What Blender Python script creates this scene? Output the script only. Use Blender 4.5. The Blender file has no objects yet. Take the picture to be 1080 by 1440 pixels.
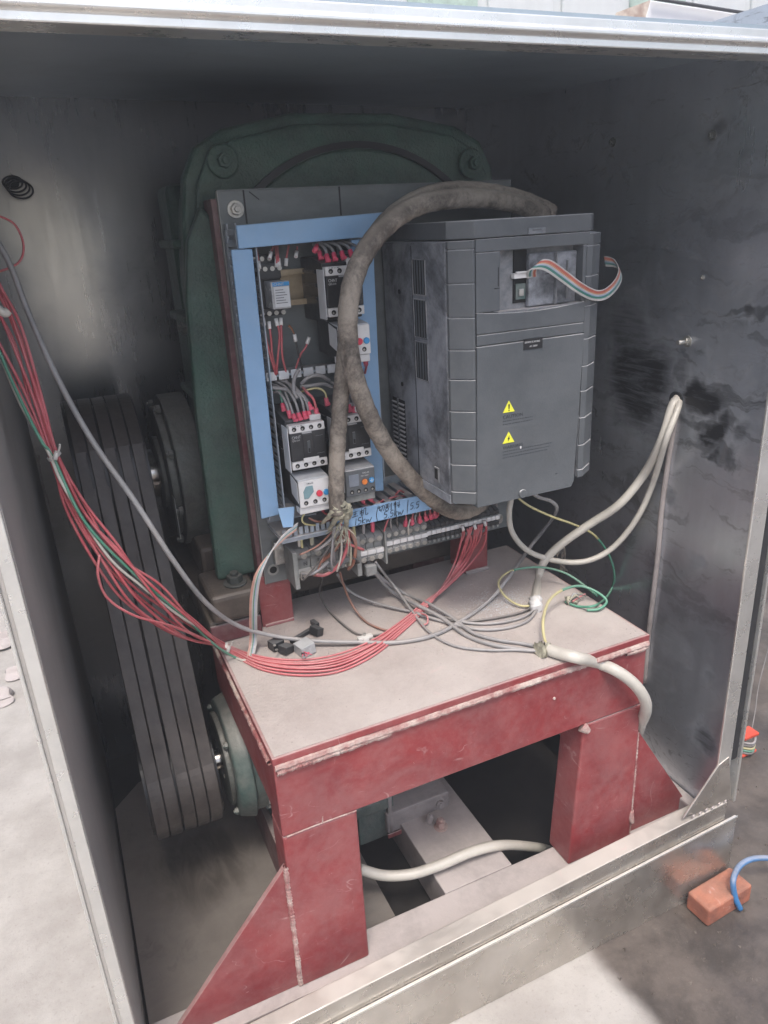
import bpy, bmesh, math, random
from mathutils import Vector, Matrix, Euler
random.seed(7)
R = math.radians
scene = bpy.context.scene
# ---------------------------------------------------------------- camera
cam_d = bpy.data.cameras.new('camera')
cam = bpy.data.objects.new('camera', cam_d); scene.collection.objects.link(cam)
cam.location = (0.0583, -0.6158, 1.0271)
cam.matrix_world = Matrix.Translation((0.0583, -0.6158, 1.0271)) @ (Matrix.Rotation(-0.407184, 4, 'Z') @ Matrix.Rotation(1.198998, 4, 'X') @ Matrix.Rotation(-0.057589, 4, 'Z'))
cam_d.sensor_fit = 'VERTICAL'; cam_d.sensor_height = 36; cam_d.lens = 25.953
cam_d.clip_start = 0.02; cam_d.clip_end = 500
scene.camera = cam
# ---------------------------------------------------------------- world, sun, exposure
SUN_EL, SUN_AZ = R(63), R(200)          # azimuth measured from +Y towards +X
w = bpy.data.worlds.new('World'); scene.world = w; w.use_nodes = True
nt = w.node_tree; bg = nt.nodes['Background']
sky = nt.nodes.new('ShaderNodeTexSky'); sky.sky_type = 'NISHITA'; sky.sun_disc = False
sky.sun_elevation = SUN_EL; sky.sun_rotation = SUN_AZ; sky.dust_density = 4; sky.air_density = 1; sky.ozone_density = 1
nt.links.new(sky.outputs[0], bg.inputs[0]); bg.inputs[1].default_value = 0.15
sd = bpy.data.lights.new('sun', 'SUN'); sd.energy = 1.7; sd.angle = R(14); sd.color = (1, .96, .9)
so = bpy.data.objects.new('sun', sd); scene.collection.objects.link(so)
dirv = Vector((math.sin(SUN_AZ)*math.cos(SUN_EL), math.cos(SUN_AZ)*math.cos(SUN_EL), math.sin(SUN_EL)))
so.rotation_euler = dirv.to_track_quat('Z', 'Y').to_euler(); so.location = (0, -3, 5)
vs = scene.view_settings; vs.view_transform = 'Standard'; vs.look = 'None'; vs.gamma = 1; vs.use_curve_mapping = False
vs.exposure = 1.32
scene.cycles.use_denoising = True
scene.cycles.max_bounces = 10; scene.cycles.diffuse_bounces = 5; scene.cycles.glossy_bounces = 5
# ---------------------------------------------------------------- materials
def nn(nt, t, **kw):
    n = nt.nodes.new(t)
    for k, v in kw.items():
        if k in n.inputs: n.inputs[k].default_value = v
        else: setattr(n, k, v)
    return n
def mth(nt, op, a, b=None, clamp=False):
    m = nt.nodes.new('ShaderNodeMath'); m.operation = op; m.use_clamp = clamp
    for i, x in enumerate((a, b)):
        if x is None: continue
        if isinstance(x, (int, float)): m.inputs[i].default_value = x
        else: nt.links.new(x, m.inputs[i])
    return m.outputs[0]
def mixc(nt, fac, a, b):
    m = nt.nodes.new('ShaderNodeMix'); m.data_type = 'RGBA'
    for i, x in ((0, fac), (6, a), (7, b)):
        if isinstance(x, (int, float)): m.inputs[i].default_value = x
        elif isinstance(x, tuple): m.inputs[i].default_value = (*x, 1) if len(x) == 3 else x
        else: nt.links.new(x, m.inputs[i])
    return m.outputs[2]
def noise(nt, vec, scale, detail=5, rough=.6, dist=0.0, out='Fac'):
    n = nt.nodes.new('ShaderNodeTexNoise'); n.inputs['Scale'].default_value = scale
    n.inputs['Detail'].default_value = detail; n.inputs['Roughness'].default_value = rough; n.inputs['Distortion'].default_value = dist
    nt.links.new(vec, n.inputs['Vector']); return n.outputs[out]
def ramp(nt, f, a, b):      # smooth 0..1 between a and b
    m = nt.nodes.new('ShaderNodeMapRange'); m.interpolation_type = 'SMOOTHSTEP'
    m.inputs['From Min'].default_value = a; m.inputs['From Max'].default_value = b
    nt.links.new(f, m.inputs['Value']); return m.outputs['Result']
def scalev(nt, vec, s):
    m = nt.nodes.new('ShaderNodeMapping'); m.inputs['Scale'].default_value = s; nt.links.new(vec, m.inputs['Vector']); return m.outputs[0]
DUST = (.44, .39, .36)
def mat(name, col, rough=.5, metal=0.0, var=(14, .25), col2=None, bump=0.0, bscale=120, dust=0.0, dustc=DUST, dscale=9, side=0.0, stretch=None, scratch=0.0, alpha=None, trans=0.0, coat=0.0, emit=None):
    m = bpy.data.materials.new(name); m.use_nodes = True; nt = m.node_tree
    b = nt.nodes['Principled BSDF']; geo = nt.nodes.new('ShaderNodeNewGeometry'); pos = geo.outputs['Position']
    v = scalev(nt, pos, stretch) if stretch else pos
    f = noise(nt, v, var[0], 6, .65)
    c2 = col2 or tuple(max(0, c*(1-var[1]*1.6)) for c in col)
    c = mixc(nt, ramp(nt, f, .5-.22, .5+.22), c2, col)
    rg = mth(nt, 'ADD', mth(nt, 'MULTIPLY', mth(nt, 'SUBTRACT', noise(nt, v, var[0]*2.7, 4), .5), .35), rough, True)
    if dust > 0 or side > 0:
        sx = nt.nodes.new('ShaderNodeSeparateXYZ'); nt.links.new(geo.outputs['Normal'], sx.inputs[0])
        up = ramp(nt, sx.outputs[2], .15, .9)
        d1 = noise(nt, pos, dscale, 7, .7, .6); d2 = noise(nt, pos, dscale*9, 4, .7)
        dm = ramp(nt, mth(nt, 'ADD', mth(nt, 'MULTIPLY', d1, .7), mth(nt, 'MULTIPLY', d2, .3)), .36, .62)
        upm = mth(nt, 'MULTIPLY', up, mth(nt, 'ADD', mth(nt, 'MULTIPLY', dm, .45), .6), True)
        upm = mth(nt, 'MULTIPLY', upm, dust, True)
        sm = mth(nt, 'MULTIPLY', dm, side)
        msk = mth(nt, 'MAXIMUM', upm, sm, )
        c = mixc(nt, msk, c, dustc)
        rg = mth(nt, 'MAXIMUM', rg, mth(nt, 'MULTIPLY', msk, .9))
        if metal: nt.links.new(mth(nt, 'MULTIPLY', mth(nt, 'SUBTRACT', 1, msk), metal, True), b.inputs['Metallic'])
    elif metal: b.inputs['Metallic'].default_value = metal
    if scratch:       # thin scratches, chips and dusty rubs
        for k, (sc, rot, wd) in enumerate(((3.1, .5, .0035), (5.3, 1.9, .003), (8.7, 2.6, .0025))):
            mp = nt.nodes.new('ShaderNodeMapping'); mp.inputs['Rotation'].default_value = (rot, rot*.7, rot*1.3); mp.inputs['Scale'].default_value = (1, .25, 1.6); nt.links.new(pos, mp.inputs['Vector'])
            ln = mth(nt, 'LESS_THAN', mth(nt, 'ABSOLUTE', mth(nt, 'SUBTRACT', noise(nt, mp.outputs[0], sc*2, 2, .4, .4), .5)), wd)
            ln = mth(nt, 'MULTIPLY', ln, mth(nt, 'MULTIPLY', ramp(nt, noise(nt, pos, 17+k*5, 4, .7), .52, .66), scratch))
            c = mixc(nt, ln, c, (.55, .42, .40))
        chip = ramp(nt, noise(nt, pos, 55, 5, .75), .685, .70)
        c = mixc(nt, mth(nt, 'MULTIPLY', chip, scratch), c, (.42, .30, .27))
        oil = mth(nt, 'MULTIPLY', ramp(nt, noise(nt, scalev(nt, pos, (1, 1, .35)), 12, 6, .7, .8), .56, .72), .45*scratch)
        c = mixc(nt, oil, c, tuple(k_*.45 for k_ in col))
    nt.links.new(c, b.inputs['Base Color']); nt.links.new(rg, b.inputs['Roughness'])
    if bump:
        bn = nt.nodes.new('ShaderNodeBump'); bn.inputs['Strength'].default_value = bump; bn.inputs['Distance'].default_value = .002
        nt.links.new(noise(nt, v, bscale, 4, .6), bn.inputs['Height']); nt.links.new(bn.outputs[0], b.inputs['Normal'])
    if trans: b.inputs['Transmission Weight'].default_value = trans
    if coat: b.inputs['Coat Weight'].default_value = coat
    return m
def spots_mat(name, base, dark, rough, spots, warp=.05, streak=(6, 60, 6), metal=.9, grime=.35, light=(), leaf=None):
    """brushed steel with greasy blots; spots = (x, y, z, radius, strength) in the place's metres"""
    m = bpy.data.materials.new(name); m.use_nodes = True; nt = m.node_tree
    b = nt.nodes['Principled BSDF']; geo = nt.nodes.new('ShaderNodeNewGeometry'); pos = geo.outputs['Position']
    wn = nt.nodes.new('ShaderNodeTexNoise'); wn.inputs['Scale'].default_value = 11; wn.inputs['Detail'].default_value = 4; wn.inputs['Roughness'].default_value = .6
    nt.links.new(pos, wn.inputs['Vector'])
    v1 = nt.nodes.new('ShaderNodeVectorMath'); v1.operation = 'SUBTRACT'; nt.links.new(wn.outputs['Color'], v1.inputs[0]); v1.inputs[1].default_value = (.5, .5, .5)
    v2 = nt.nodes.new('ShaderNodeVectorMath'); v2.operation = 'SCALE'; nt.links.new(v1.outputs[0], v2.inputs[0]); v2.inputs['Scale'].default_value = warp*1.1
    v3 = nt.nodes.new('ShaderNodeVectorMath'); v3.operation = 'ADD'; nt.links.new(pos, v3.inputs[0]); nt.links.new(v2.outputs[0], v3.inputs[1])
    tot = None
    for (x, y, z, r, s) in spots:
        d = nt.nodes.new('ShaderNodeVectorMath'); d.operation = 'DISTANCE'; nt.links.new(v3.outputs[0], d.inputs[0]); d.inputs[1].default_value = (x, y, z)
        q = nt.nodes.new('ShaderNodeMapRange'); q.interpolation_type = 'SMOOTHSTEP'; nt.links.new(d.outputs['Value'], q.inputs['Value'])
        q.inputs['From Min'].default_value = r*.5; q.inputs['From Max'].default_value = r*1.6; q.inputs['To Min'].default_value = s; q.inputs['To Max'].default_value = 0
        tot = q.outputs[0] if tot is None else mth(nt, 'MAXIMUM', tot, q.outputs[0])
    # scattered hand smears
    sv = scalev(nt, v3.outputs[0], (1, 1.0, 2.1)); f1 = noise(nt, sv, 13, 8, .72, 1.6)
    sm = mth(nt, 'MULTIPLY', ramp(nt, f1, .52, .70), grime*.8)
    f2 = noise(nt, pos, 3.1, 5, .6); sm = mth(nt, 'MULTIPLY', sm, ramp(nt, f2, .38, .6))
    sv2 = nt.nodes.new('ShaderNodeMapping'); sv2.inputs['Rotation'].default_value = (R(35), 0, 0); sv2.inputs['Scale'].default_value = (1, .35, 2.6); nt.links.new(pos, sv2.inputs['Vector'])
    f3 = noise(nt, sv2.outputs[0], 34, 6, .7, 1.2)
    if tot is not None: tot = mth(nt, 'MULTIPLY', tot, mth(nt, 'ADD', .85, mth(nt, 'MULTIPLY', ramp(nt, f3, .30, .62), .3)), True)
    sm = mth(nt, 'MAXIMUM', sm, mth(nt, 'MULTIPLY', mth(nt, 'MULTIPLY', ramp(nt, f3, .60, .66), grime*.7), ramp(nt, f2, .45, .62)))
    msk = mth(nt, 'MAXIMUM', tot, sm) if tot is not None else sm
    st = noise(nt, scalev(nt, pos, streak), 9, 6, .7)
    c = mixc(nt, ramp(nt, st, .3, .7), tuple(k*.92 for k in base), base)
    c = mixc(nt, mth(nt, 'MULTIPLY', ramp(nt, noise(nt, pos, 5, 6, .65, .8), .42, .7), .35), c, tuple(k*.62 for k in base))
    zone = None
    if leaf:
        d = nt.nodes.new('ShaderNodeVectorMath'); d.operation = 'DISTANCE'; nt.links.new(v3.outputs[0], d.inputs[0]); d.inputs[1].default_value = leaf[:3]
        zone = mth(nt, 'SUBTRACT', 1, ramp(nt, d.outputs['Value'], leaf[3]*.3, leaf[3]))
    # leaf-like hand smears, dark and pale
    for k, (rx, sc, col_, am) in enumerate(((25, 17, tuple(k_*.22 for k_ in base), .75), (-40, 23, tuple(k_*.30 for k_ in base), .6), (70, 19, (.75, .75, .76), .30))):
        mp = nt.nodes.new('ShaderNodeMapping'); mp.inputs['Rotation'].default_value = (R(rx), R(rx*.3), 0); mp.inputs['Scale'].default_value = (1, .42, 1.9); mp.inputs['Location'].default_value = (k*3.1, k*1.7, k*2.3); nt.links.new(v3.outputs[0], mp.inputs['Vector'])
        lf = ramp(nt, noise(nt, mp.outputs[0], sc*.8, 4, .6, .9), .54, .66)
        c = mixc(nt, mth(nt, 'MULTIPLY', mth(nt, 'MULTIPLY', lf, zone if zone else ramp(nt, f2, .5, .75)), am*grime), c, col_)
    for (x, y, z, r_, s_) in light:      # pale patch painting a reflected glow into the steel colour
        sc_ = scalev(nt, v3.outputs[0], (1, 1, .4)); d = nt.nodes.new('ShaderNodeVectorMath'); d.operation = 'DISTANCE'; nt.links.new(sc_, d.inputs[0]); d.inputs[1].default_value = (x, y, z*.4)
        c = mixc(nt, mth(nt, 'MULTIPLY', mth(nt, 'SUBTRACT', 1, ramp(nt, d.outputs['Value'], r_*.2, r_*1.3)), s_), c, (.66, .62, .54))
    c = mixc(nt, msk, c, dark)
    nt.links.new(c, b.inputs['Base Color'])
    nt.links.new(mth(nt, 'SUBTRACT', metal, mth(nt, 'MULTIPLY', msk, .6), True), b.inputs['Metallic'])
    rr = mth(nt, 'ADD', mth(nt, 'MULTIPLY', mth(nt, 'SUBTRACT', st, .5), .25), rough)
    rr = mth(nt, 'ADD', rr, mth(nt, 'MULTIPLY', mth(nt, 'SUBTRACT', noise(nt, pos, 4, 5, .6, .5), .5), .3), True)
    nt.links.new(rr, b.inputs['Roughness'])
    bn = nt.nodes.new('ShaderNodeBump'); bn.inputs['Strength'].default_value = .12; bn.inputs['Distance'].default_value = .01
    nt.links.new(noise(nt, pos, 4, 3, .5), bn.inputs['Height']); nt.links.new(bn.outputs[0], b.inputs['Normal'])
    return m
M = {}
M['steel_wall'] = spots_mat('smeared_steel', (.64, .67, .72), (.012, .012, .014), .32,
    [(*(0.8665,0.2489,0.7783), .075, .9), (*(0.8665,0.2760,0.8503), .05, .75), (*(0.8665,0.2169,0.7182), .04, .6), (*(0.8665,0.1241,0.7788), .032, .98), (*(0.8665,0.1091,0.7314), .022, .95), (*(0.8665,0.0990,0.7031), .012, .9), (*(0.8665,0.0984,0.7439), .02, .85), (*(0.8665,0.1644,0.8123), .02, .7),
     (*(0.8665,0.0515,0.7445), .018, .7), (*(0.8665,0.1056,0.8398), .012, .7), (*(0.8665,0.0796,0.8971), .012, .8), (*(0.8665,0.1716,0.8707), .018, .5), (*(0.8665,0.0640,0.7120), .01, .7),
     (*(0.8665,0.0520,0.2522), .022, .8), (*(0.8665,0.0538,0.3686), .015, .6), (*(0.8665,0.1417,0.3837), .03, .4), (*(0.8665,0.1516,1.1082), .014, .75), (*(0.8665,0.1477,0.2995), .03, .5), (*(0.8665,0.1551,0.6221), .012, .6), (*(0.8665,0.1110,0.5459), .015, .4)], grime=.9, streak=(5, 5, .6), metal=.85, warp=.075, leaf=(*(0.8665,0.0925,0.7452), .42))
M['steel_dull'] = spots_mat('dull_inner_steel', (.52, .49, .46), (.05, .05, .05), .42, [], grime=.2, streak=(40, 4, 1), metal=.45)
M['steel_back'] = spots_mat('tarnished_back_steel', (.21, .215, .22), (.05, .045, .04), .30, [(*(-0.0033,0.7560,0.6095), .1, .6)], grime=.2, streak=(8, 4, .6), light=[(*(0.1070,0.7560,0.9620), .07, .55), (*(0.0644,0.7560,1.0411), .06, .35)])  # light patches paint the outdoor reflection's glow into the back wall
M['steel_ceiling'] = spots_mat('ceiling_steel', (.40, .47, .52), (.03, .03, .03), .42, [], grime=.15, streak=(2, 20, 1), metal=.6)
M['steel_floor'] = spots_mat('dusty_floor_steel', (.40, .355, .32), (.06, .05, .042), .42, [(.12, .36, .07, .09, .8), (.16, .2, .07, .05, .4)], grime=.4, metal=.55, streak=(3, 9, 1))
M['steel_bright'] = mat('bright_rail_steel', (.82, .81, .77), .30, .8, var=(12, .12), stretch=(1, 3, 1), dust=.35, dustc=(.5, .46, .42), dscale=14)
M['steel_sill'] = mat('dusty_sill_steel', (.62, .59, .54), .27, .9, var=(7, .2), col2=(.40, .37, .33), scratch=.4, dust=.75, dustc=(.50, .45, .40), dscale=7, side=.16)
M['gasket'] = mat('black_gasket', (.02, .02, .022), .55)
M['red'] = mat('red_oxide_paint', (.255, .033, .035), .45, var=(11, .2), col2=(.185, .027, .031), bump=.25, bscale=70, dust=.9, dustc=(.44, .33, .31), side=.17, dscale=10, scratch=.4)
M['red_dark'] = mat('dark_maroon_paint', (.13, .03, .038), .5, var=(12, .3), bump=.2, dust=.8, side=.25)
M['table'] = mat('dust_covered_plate', (.445, .39, .36), .85, var=(10, .2), col2=(.31, .255, .235), bump=.6, bscale=260, dust=.5, dustc=(.50, .455, .425), dscale=17, scratch=.35)
M['dusty'] = mat('dust_coated_steel', (.30, .265, .255), .8, var=(16, .3), bump=.3, dust=.9, dustc=(.46, .41, .39), dscale=8, side=.35)
M['weld'] = mat('dusty_weld_filler', (.50, .43, .38), .8, var=(28, .3), col2=(.24, .06, .06), bump=.9, bscale=160)
M['green'] = mat('green_hammer_paint', (.036, .105, .075), .42, var=(20, .35), bump=1.0, bscale=260, dust=.55, dustc=(.17, .19, .165), side=.25, dscale=6, coat=.1)
M['green_motor'] = mat('grey_green_paint', (.045, .105, .095), .5, var=(14, .35), bump=.5, bscale=120, dust=.7, dustc=(.33, .3, .27), side=.35)
M['cast'] = mat('dirty_cast_iron', (.09, .105, .095), .5, .2, var=(22, .4), bump=.8, bscale=140, dust=.6, dustc=(.3, .28, .25), side=.25)
M['brownpad'] = mat('oily_brown_cast', (.13, .105, .085), .45, .1, var=(12, .4), bump=.4, dust=.5, dustc=(.25, .21, .18))
M['belt'] = mat('worn_rubber_belt', (.050, .040, .035), .5, var=(20, .4), stretch=(1, 1, .15), bump=.2, dust=.3, side=.35, dustc=(.14, .12, .11))
M['black_iron'] = mat('black_pulley', (.02, .02, .022), .4, .3, var=(14, .3))
M['shaft'] = mat('shiny_shaft', (.6, .57, .53), .22, 1.0)
M['plate'] = mat('grey_panel_steel', (.155, .172, .175), .45, .2, var=(10, .2), stretch=(1, 1, 3), dust=.7, side=.12, dustc=(.3, .3, .29))
M['plate_edge'] = mat('raw_panel_edge', (.36, .37, .35), .5, .4)
M['duct'] = mat('blue_duct_plastic', (.24, .42, .65), .42, var=(8, .1), dust=.5, side=.10, dustc=(.5, .52, .55))
M['duct_grey'] = mat('dusty_duct_grey', (.36, .44, .52), .55, var=(20, .3), dust=.8, side=.4)
M['vfd'] = mat('charcoal_plastic', (.080, .089, .096), .5, var=(9, .12), bump=.12, bscale=500, dust=1.0, dustc=(.55, .54, .54), side=.05, dscale=5)
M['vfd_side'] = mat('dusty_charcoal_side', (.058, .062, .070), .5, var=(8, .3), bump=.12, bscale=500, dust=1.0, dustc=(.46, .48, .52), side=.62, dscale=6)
M['vfd_recess'] = mat('dust_filled_recess', (.12, .135, .15), .6, var=(8, .2), dust=1.0, dustc=(.6, .57, .56), side=.36, dscale=9)
M['black'] = mat('black_plastic', (.018, .018, .020), .4, var=(30, .3), dust=.5, dustc=(.22, .22, .22), side=.10)
M['dark'] = mat('dark_hole', (.006, .006, .006), .8)
M['white'] = mat('white_plastic', (.70, .69, .68), .5, var=(30, .12), dust=.4, dustc=(.5, .48, .46), side=.12)
M['label'] = mat('grey_white_label', (.60, .62, .64), .5, var=(25, .12), side=.15)
M['clear'] = mat('cloudy_clear_plastic', (.42, .43, .44), .25, var=(25, .3), dust=.7, side=.3, dustc=(.5, .5, .5), coat=.4)
M['grey_plastic'] = mat('grey_terminal_plastic', (.20, .21, .20), .55, var=(30, .3), dust=.85, side=.35, dustc=(.42, .41, .40))
M['screw'] = mat('zinc_screw', (.55, .54, .5), .35, .8, var=(50, .3), side=.25)
M['brass'] = mat('passivated_rail', (.50, .40, .27), .35, .6, var=(20, .25), dust=.6)
M['pink'] = mat('pink_red_ferrule', (.72, .07, .14), .45, var=(40, .2), side=.18, dustc=(.6, .4, .4))
M['wire_red'] = mat('faded_red_insulation', (.56, .085, .105), .42, var=(9, .25), dust=.55, dustc=(.62, .40, .38), side=.22, dscale=14)
M['wire_grey'] = mat('grey_insulation', (.30, .30, .305), .45, var=(12, .25), dust=.5, side=.25)
M['wire_black'] = mat('black_insulation', (.045, .045, .045), .45, dust=.5, side=.3)
M['wire_white'] = mat('cream_white_sheath', (.60, .57, .50), .42, var=(10, .18), dust=.35, side=.16)
M['wire_yellow'] = mat('pale_yellow_insulation', (.62, .56, .26), .45, var=(10, .2), dust=.3, side=.2)
M['wire_green'] = mat('green_insulation', (.06, .30, .19), .42, var=(10, .2), dust=.3, side=.2)
M['wire_brown'] = mat('brown_insulation', (.33, .12, .07), .5, dust=.4, side=.3)
M['wire_blue'] = mat('blue_hose', (.025, .17, .40), .5, var=(20, .3), dust=.5, side=.15)
M['rubber'] = mat('mud_caked_rubber', (.13, .105, .085), .7, var=(34, .5), col2=(.05, .042, .036), bump=1.0, bscale=90, dust=.8, dustc=(.44, .385, .32), side=.62, dscale=22)
M['jute'] = mat('frayed_fibre', (.58, .55, .42), .85, var=(60, .45), bump=1.0, bscale=300, stretch=(1, 1, .4))
M['btn_red'] = mat('red_button', (.75, .05, .09), .35)
M['btn_blue'] = mat('blue_dial', (.05, .30, .62), .35)
M['btn_orange'] = mat('orange_button', (.85, .25, .05), .35)
M['screen'] = mat('grey_window', (.26, .29, .34), .2, coat=.5)
M['teal'] = mat('teal_window', (.20, .33, .36), .25, coat=.5)
M['orange'] = mat('orange_plastic', (.80, .10, .05), .4)
M['yellow'] = mat('yellow_sticker', (.80, .78, .06), .45, var=(30, .08))
M['ink'] = mat('black_ink', (.012, .012, .014), .5)
M['ink_soft'] = mat('faded_print', (.045, .05, .06), .6)
M['print_white'] = mat('white_print', (.55, .55, .55), .6)
M['brand_blue'] = mat('blue_print', (.03, .28, .62), .5)
M['brick'] = mat('red_clay_brick', (.38, .115, .06), .85, var=(30, .4), col2=(.20, .07, .045), bump=1.0, bscale=130, dust=.35, dustc=(.42, .26, .19), side=.1, dscale=20, scratch=.5)
M['tie'] = mat('white_nylon', (.70, .68, .64), .4, side=.1)
for k, c in dict(white=(.62, .60, .57), red=(.62, .14, .09), orange=(.68, .33, .18), teal=(.03, .24, .20), green=(.10, .30, .18), blue=(.42, .50, .66), cream=(.66, .60, .50), salmon=(.66, .36, .28)).items():
    M['rb_'+k] = mat('ribbon_'+k, c, .45, dust=.3, side=.12)
# ---------------------------------------------------------------- mesh helpers
def catmull(pts, n=10):
    P = [Vector(p) for p in pts]
    if len(P) < 3: return [P[0].lerp(P[-1], i/4) for i in range(5)]
    out = []
    Q = [P[0]*2-P[1]] + P + [P[-1]*2-P[-2]]
    for i in range(1, len(Q)-2):
        p0, p1, p2, p3 = Q[i-1:i+3]
        for k in range(n):
            t = k/n; t2 = t*t; t3 = t2*t
            out.append(.5*((2*p1)+(-p0+p2)*t+(2*p0-5*p1+4*p2-p3)*t2+(-p0+3*p1-3*p2+p3)*t3))
    out.append(P[-1]); return out
class G:
    def __init__(s): s.v = []; s.f = []; s.sm = []
    def add(s, vs, fs, smooth=False):
        o = len(s.v); s.v += [tuple(v) for v in vs]
        for f in fs: s.f.append([i+o for i in f]); s.sm.append(smooth)
        return s
    def box(s, x0, x1, y0, y1, z0, z1):
        x0, x1 = min(x0, x1), max(x0, x1); y0, y1 = min(y0, y1), max(y0, y1); z0, z1 = min(z0, z1), max(z0, z1)
        return s.add([(x0,y0,z0),(x1,y0,z0),(x1,y1,z0),(x0,y1,z0),(x0,y0,z1),(x1,y0,z1),(x1,y1,z1),(x0,y1,z1)],
                     [(0,3,2,1),(4,5,6,7),(0,1,5,4),(1,2,6,5),(2,3,7,6),(3,0,4,7)])
    def prism(s, poly, ax, a, b):
        n = len(poly); area = sum(poly[i][0]*poly[(i+1)%n][1]-poly[(i+1)%n][0]*poly[i][1] for i in range(n))
        if area < 0: poly = poly[::-1]
        def p(u, v, w): return {'y': (u, w, v), 'x': (w, u, v), 'z': (u, v, w)}[ax]
        a, b = min(a, b), max(a, b)
        vs = [p(u, v, a) for u, v in poly] + [p(u, v, b) for u, v in poly]
        fs = [list(range(n)), list(range(2*n-1, n-1, -1))] + [(i, i+n, (i+1)%n+n, (i+1)%n) for i in range(n)]
        if ax in 'xz': fs = [list(reversed(f)) for f in fs]
        return s.add(vs, fs)
    def hexa(s, a, b):      # two matching quads
        return s.add(list(a)+list(b), [(3,2,1,0),(4,5,6,7),(0,1,5,4),(1,2,6,5),(2,3,7,6),(3,0,4,7)])
    def frame(s, d):
        d = Vector(d).normalized(); u = d.orthogonal().normalized(); return u, d.cross(u)
    def cyl(s, a, b, r, r2=None, n=20, smooth=True, phase=0):
        a, b = Vector(a), Vector(b); u, w_ = s.frame(b-a); r2 = r if r2 is None else r2
        vs = []
        for c, rr in ((a, r), (b, r2)):
            for i in range(n):
                t = 2*math.pi*i/n+phase; vs.append(c+(u*math.cos(t)+w_*math.sin(t))*rr)
        s.add(vs, [(i, (i+1)%n, (i+1)%n+n, i+n) for i in range(n)], smooth)
        o = len(s.v)-2*n; s.f += [[o+i for i in range(n-1, -1, -1)], [o+n+i for i in range(n)]]; s.sm += [False, False]
        return s
    def ring(s, a, b, ro, ri, n=28, smooth=True):
        a, b = Vector(a), Vector(b); u, w_ = s.frame(b-a); vs = []
        for c, rr in ((a, ro), (b, ro), (b, ri), (a, ri)):
            for i in range(n):
                t = 2*math.pi*i/n; vs.append(c+(u*math.cos(t)+w_*math.sin(t))*rr)
        fs = []
        for k in range(4):
            k2 = (k+1) % 4
            fs += [(k*n+i, k*n+(i+1)%n, k2*n+(i+1)%n, k2*n+i) for i in range(n)]
        return s.add(vs, fs, False)
    def tube(s, pts, r, n=8, res=8, wob=0.0, raw=False, flat=1.0):
        P = [Vector(p) for p in pts] if raw else catmull(pts, res)
        L = len(P); t0 = (P[1]-P[0]).normalized(); u = t0.orthogonal().normalized(); vs = []
        for i, p in enumerate(P):
            t = (P[min(i+1, L-1)]-P[max(i-1, 0)])
            if t.length < 1e-9: t = t0
            t.normalize(); u = (u-t*u.dot(t)).normalized(); w_ = t.cross(u)
            rr = (r[0]+(r[1]-r[0])*i/(L-1)) if isinstance(r, tuple) else r
            for k in range(n):
                a = 2*math.pi*k/n; q = rr*(1+wob*math.sin(i*1.7+k*2.3)*math.sin(i*.53+k))
                vs.append(p+(u*math.cos(a)*flat+w_*math.sin(a))*q)
        fs = [(i*n+k, i*n+(k+1)%n, (i+1)*n+(k+1)%n, (i+1)*n+k) for i in range(L-1) for k in range(n)]
        s.add(vs, fs, True); o = len(s.v)-L*n
        s.f += [[o+k for k in range(n-1, -1, -1)], [o+(L-1)*n+k for k in range(n)]]; s.sm += [False, False]
        return s
def obj(name, g, m, parent=None, bevel=0.0, root=None, seg=2):
    me = bpy.data.meshes.new(name)
    if parent is not None:
        r = parent
        off = Vector((0, 0, 0))
        while r is not None: off += Vector(r.location); r = r.parent
    else:
        n = len(g.v); xs = [v[0] for v in g.v]; ys = [v[1] for v in g.v]; zs = [v[2] for v in g.v]
        off = Vector(((min(xs)+max(xs))/2, (min(ys)+max(ys))/2, min(zs)))
    me.from_pydata([tuple(Vector(v)-off) for v in g.v], [], g.f)
    me.polygons.foreach_set('use_smooth', g.sm); me.materials.append(M[m] if isinstance(m, str) else m); me.update()
    o = bpy.data.objects.new(name, me); scene.collection.objects.link(o)
    if parent is not None: o.parent = parent
    else: o.location = off
    if bevel:
        b = o.modifiers.new('bevel', 'BEVEL'); b.width = bevel; b.segments = seg; b.limit_method = 'ANGLE'; b.angle_limit = R(40)
    return o
def tag(o, label, cat, group=None):
    o['label'] = label; o['category'] = cat
    if group: o['group'] = group
    return o
def thing(name, label, cat, loc, group=None):
    o = bpy.data.objects.new(name, None); o.empty_display_size = .02; scene.collection.objects.link(o); o.location = loc
    return tag(o, label, cat, group)
def dup(root, delta, label=None):
    def cp(o, par):
        c = o.copy(); scene.collection.objects.link(c); c.parent = par
        for ch in list(o.children): cp(ch, c)
        return c
    r = cp(root, None); r.location = Vector(root.location)+Vector(delta)
    if label: r['label'] = label
    return r
def text(body, size, loc, m, parent, name='lettering', rot=(R(90), 0, 0), th=.0002, sx=1.0, align='LEFT'):
    cu = bpy.data.curves.new('t', 'FONT'); cu.body = body; cu.size = size; cu.extrude = th; cu.align_x = align; cu.resolution_u = 2
    t = bpy.data.objects.new('t', cu); scene.collection.objects.link(t)
    me = bpy.data.meshes.new_from_object(t.evaluated_get(bpy.context.evaluated_depsgraph_get())); bpy.data.objects.remove(t)
    me.transform(Matrix.Diagonal((sx, 1, 1, 1))); me.transform(Euler(rot).to_matrix().to_4x4())
    off = Vector(loc); r = parent
    while r is not None: off -= Vector(r.location); r = r.parent
    me.transform(Matrix.Translation(off)); me.materials.clear(); me.materials.append(M[m])
    o = bpy.data.objects.new(name, me); scene.collection.objects.link(o); o.parent = parent
    return o
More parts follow.
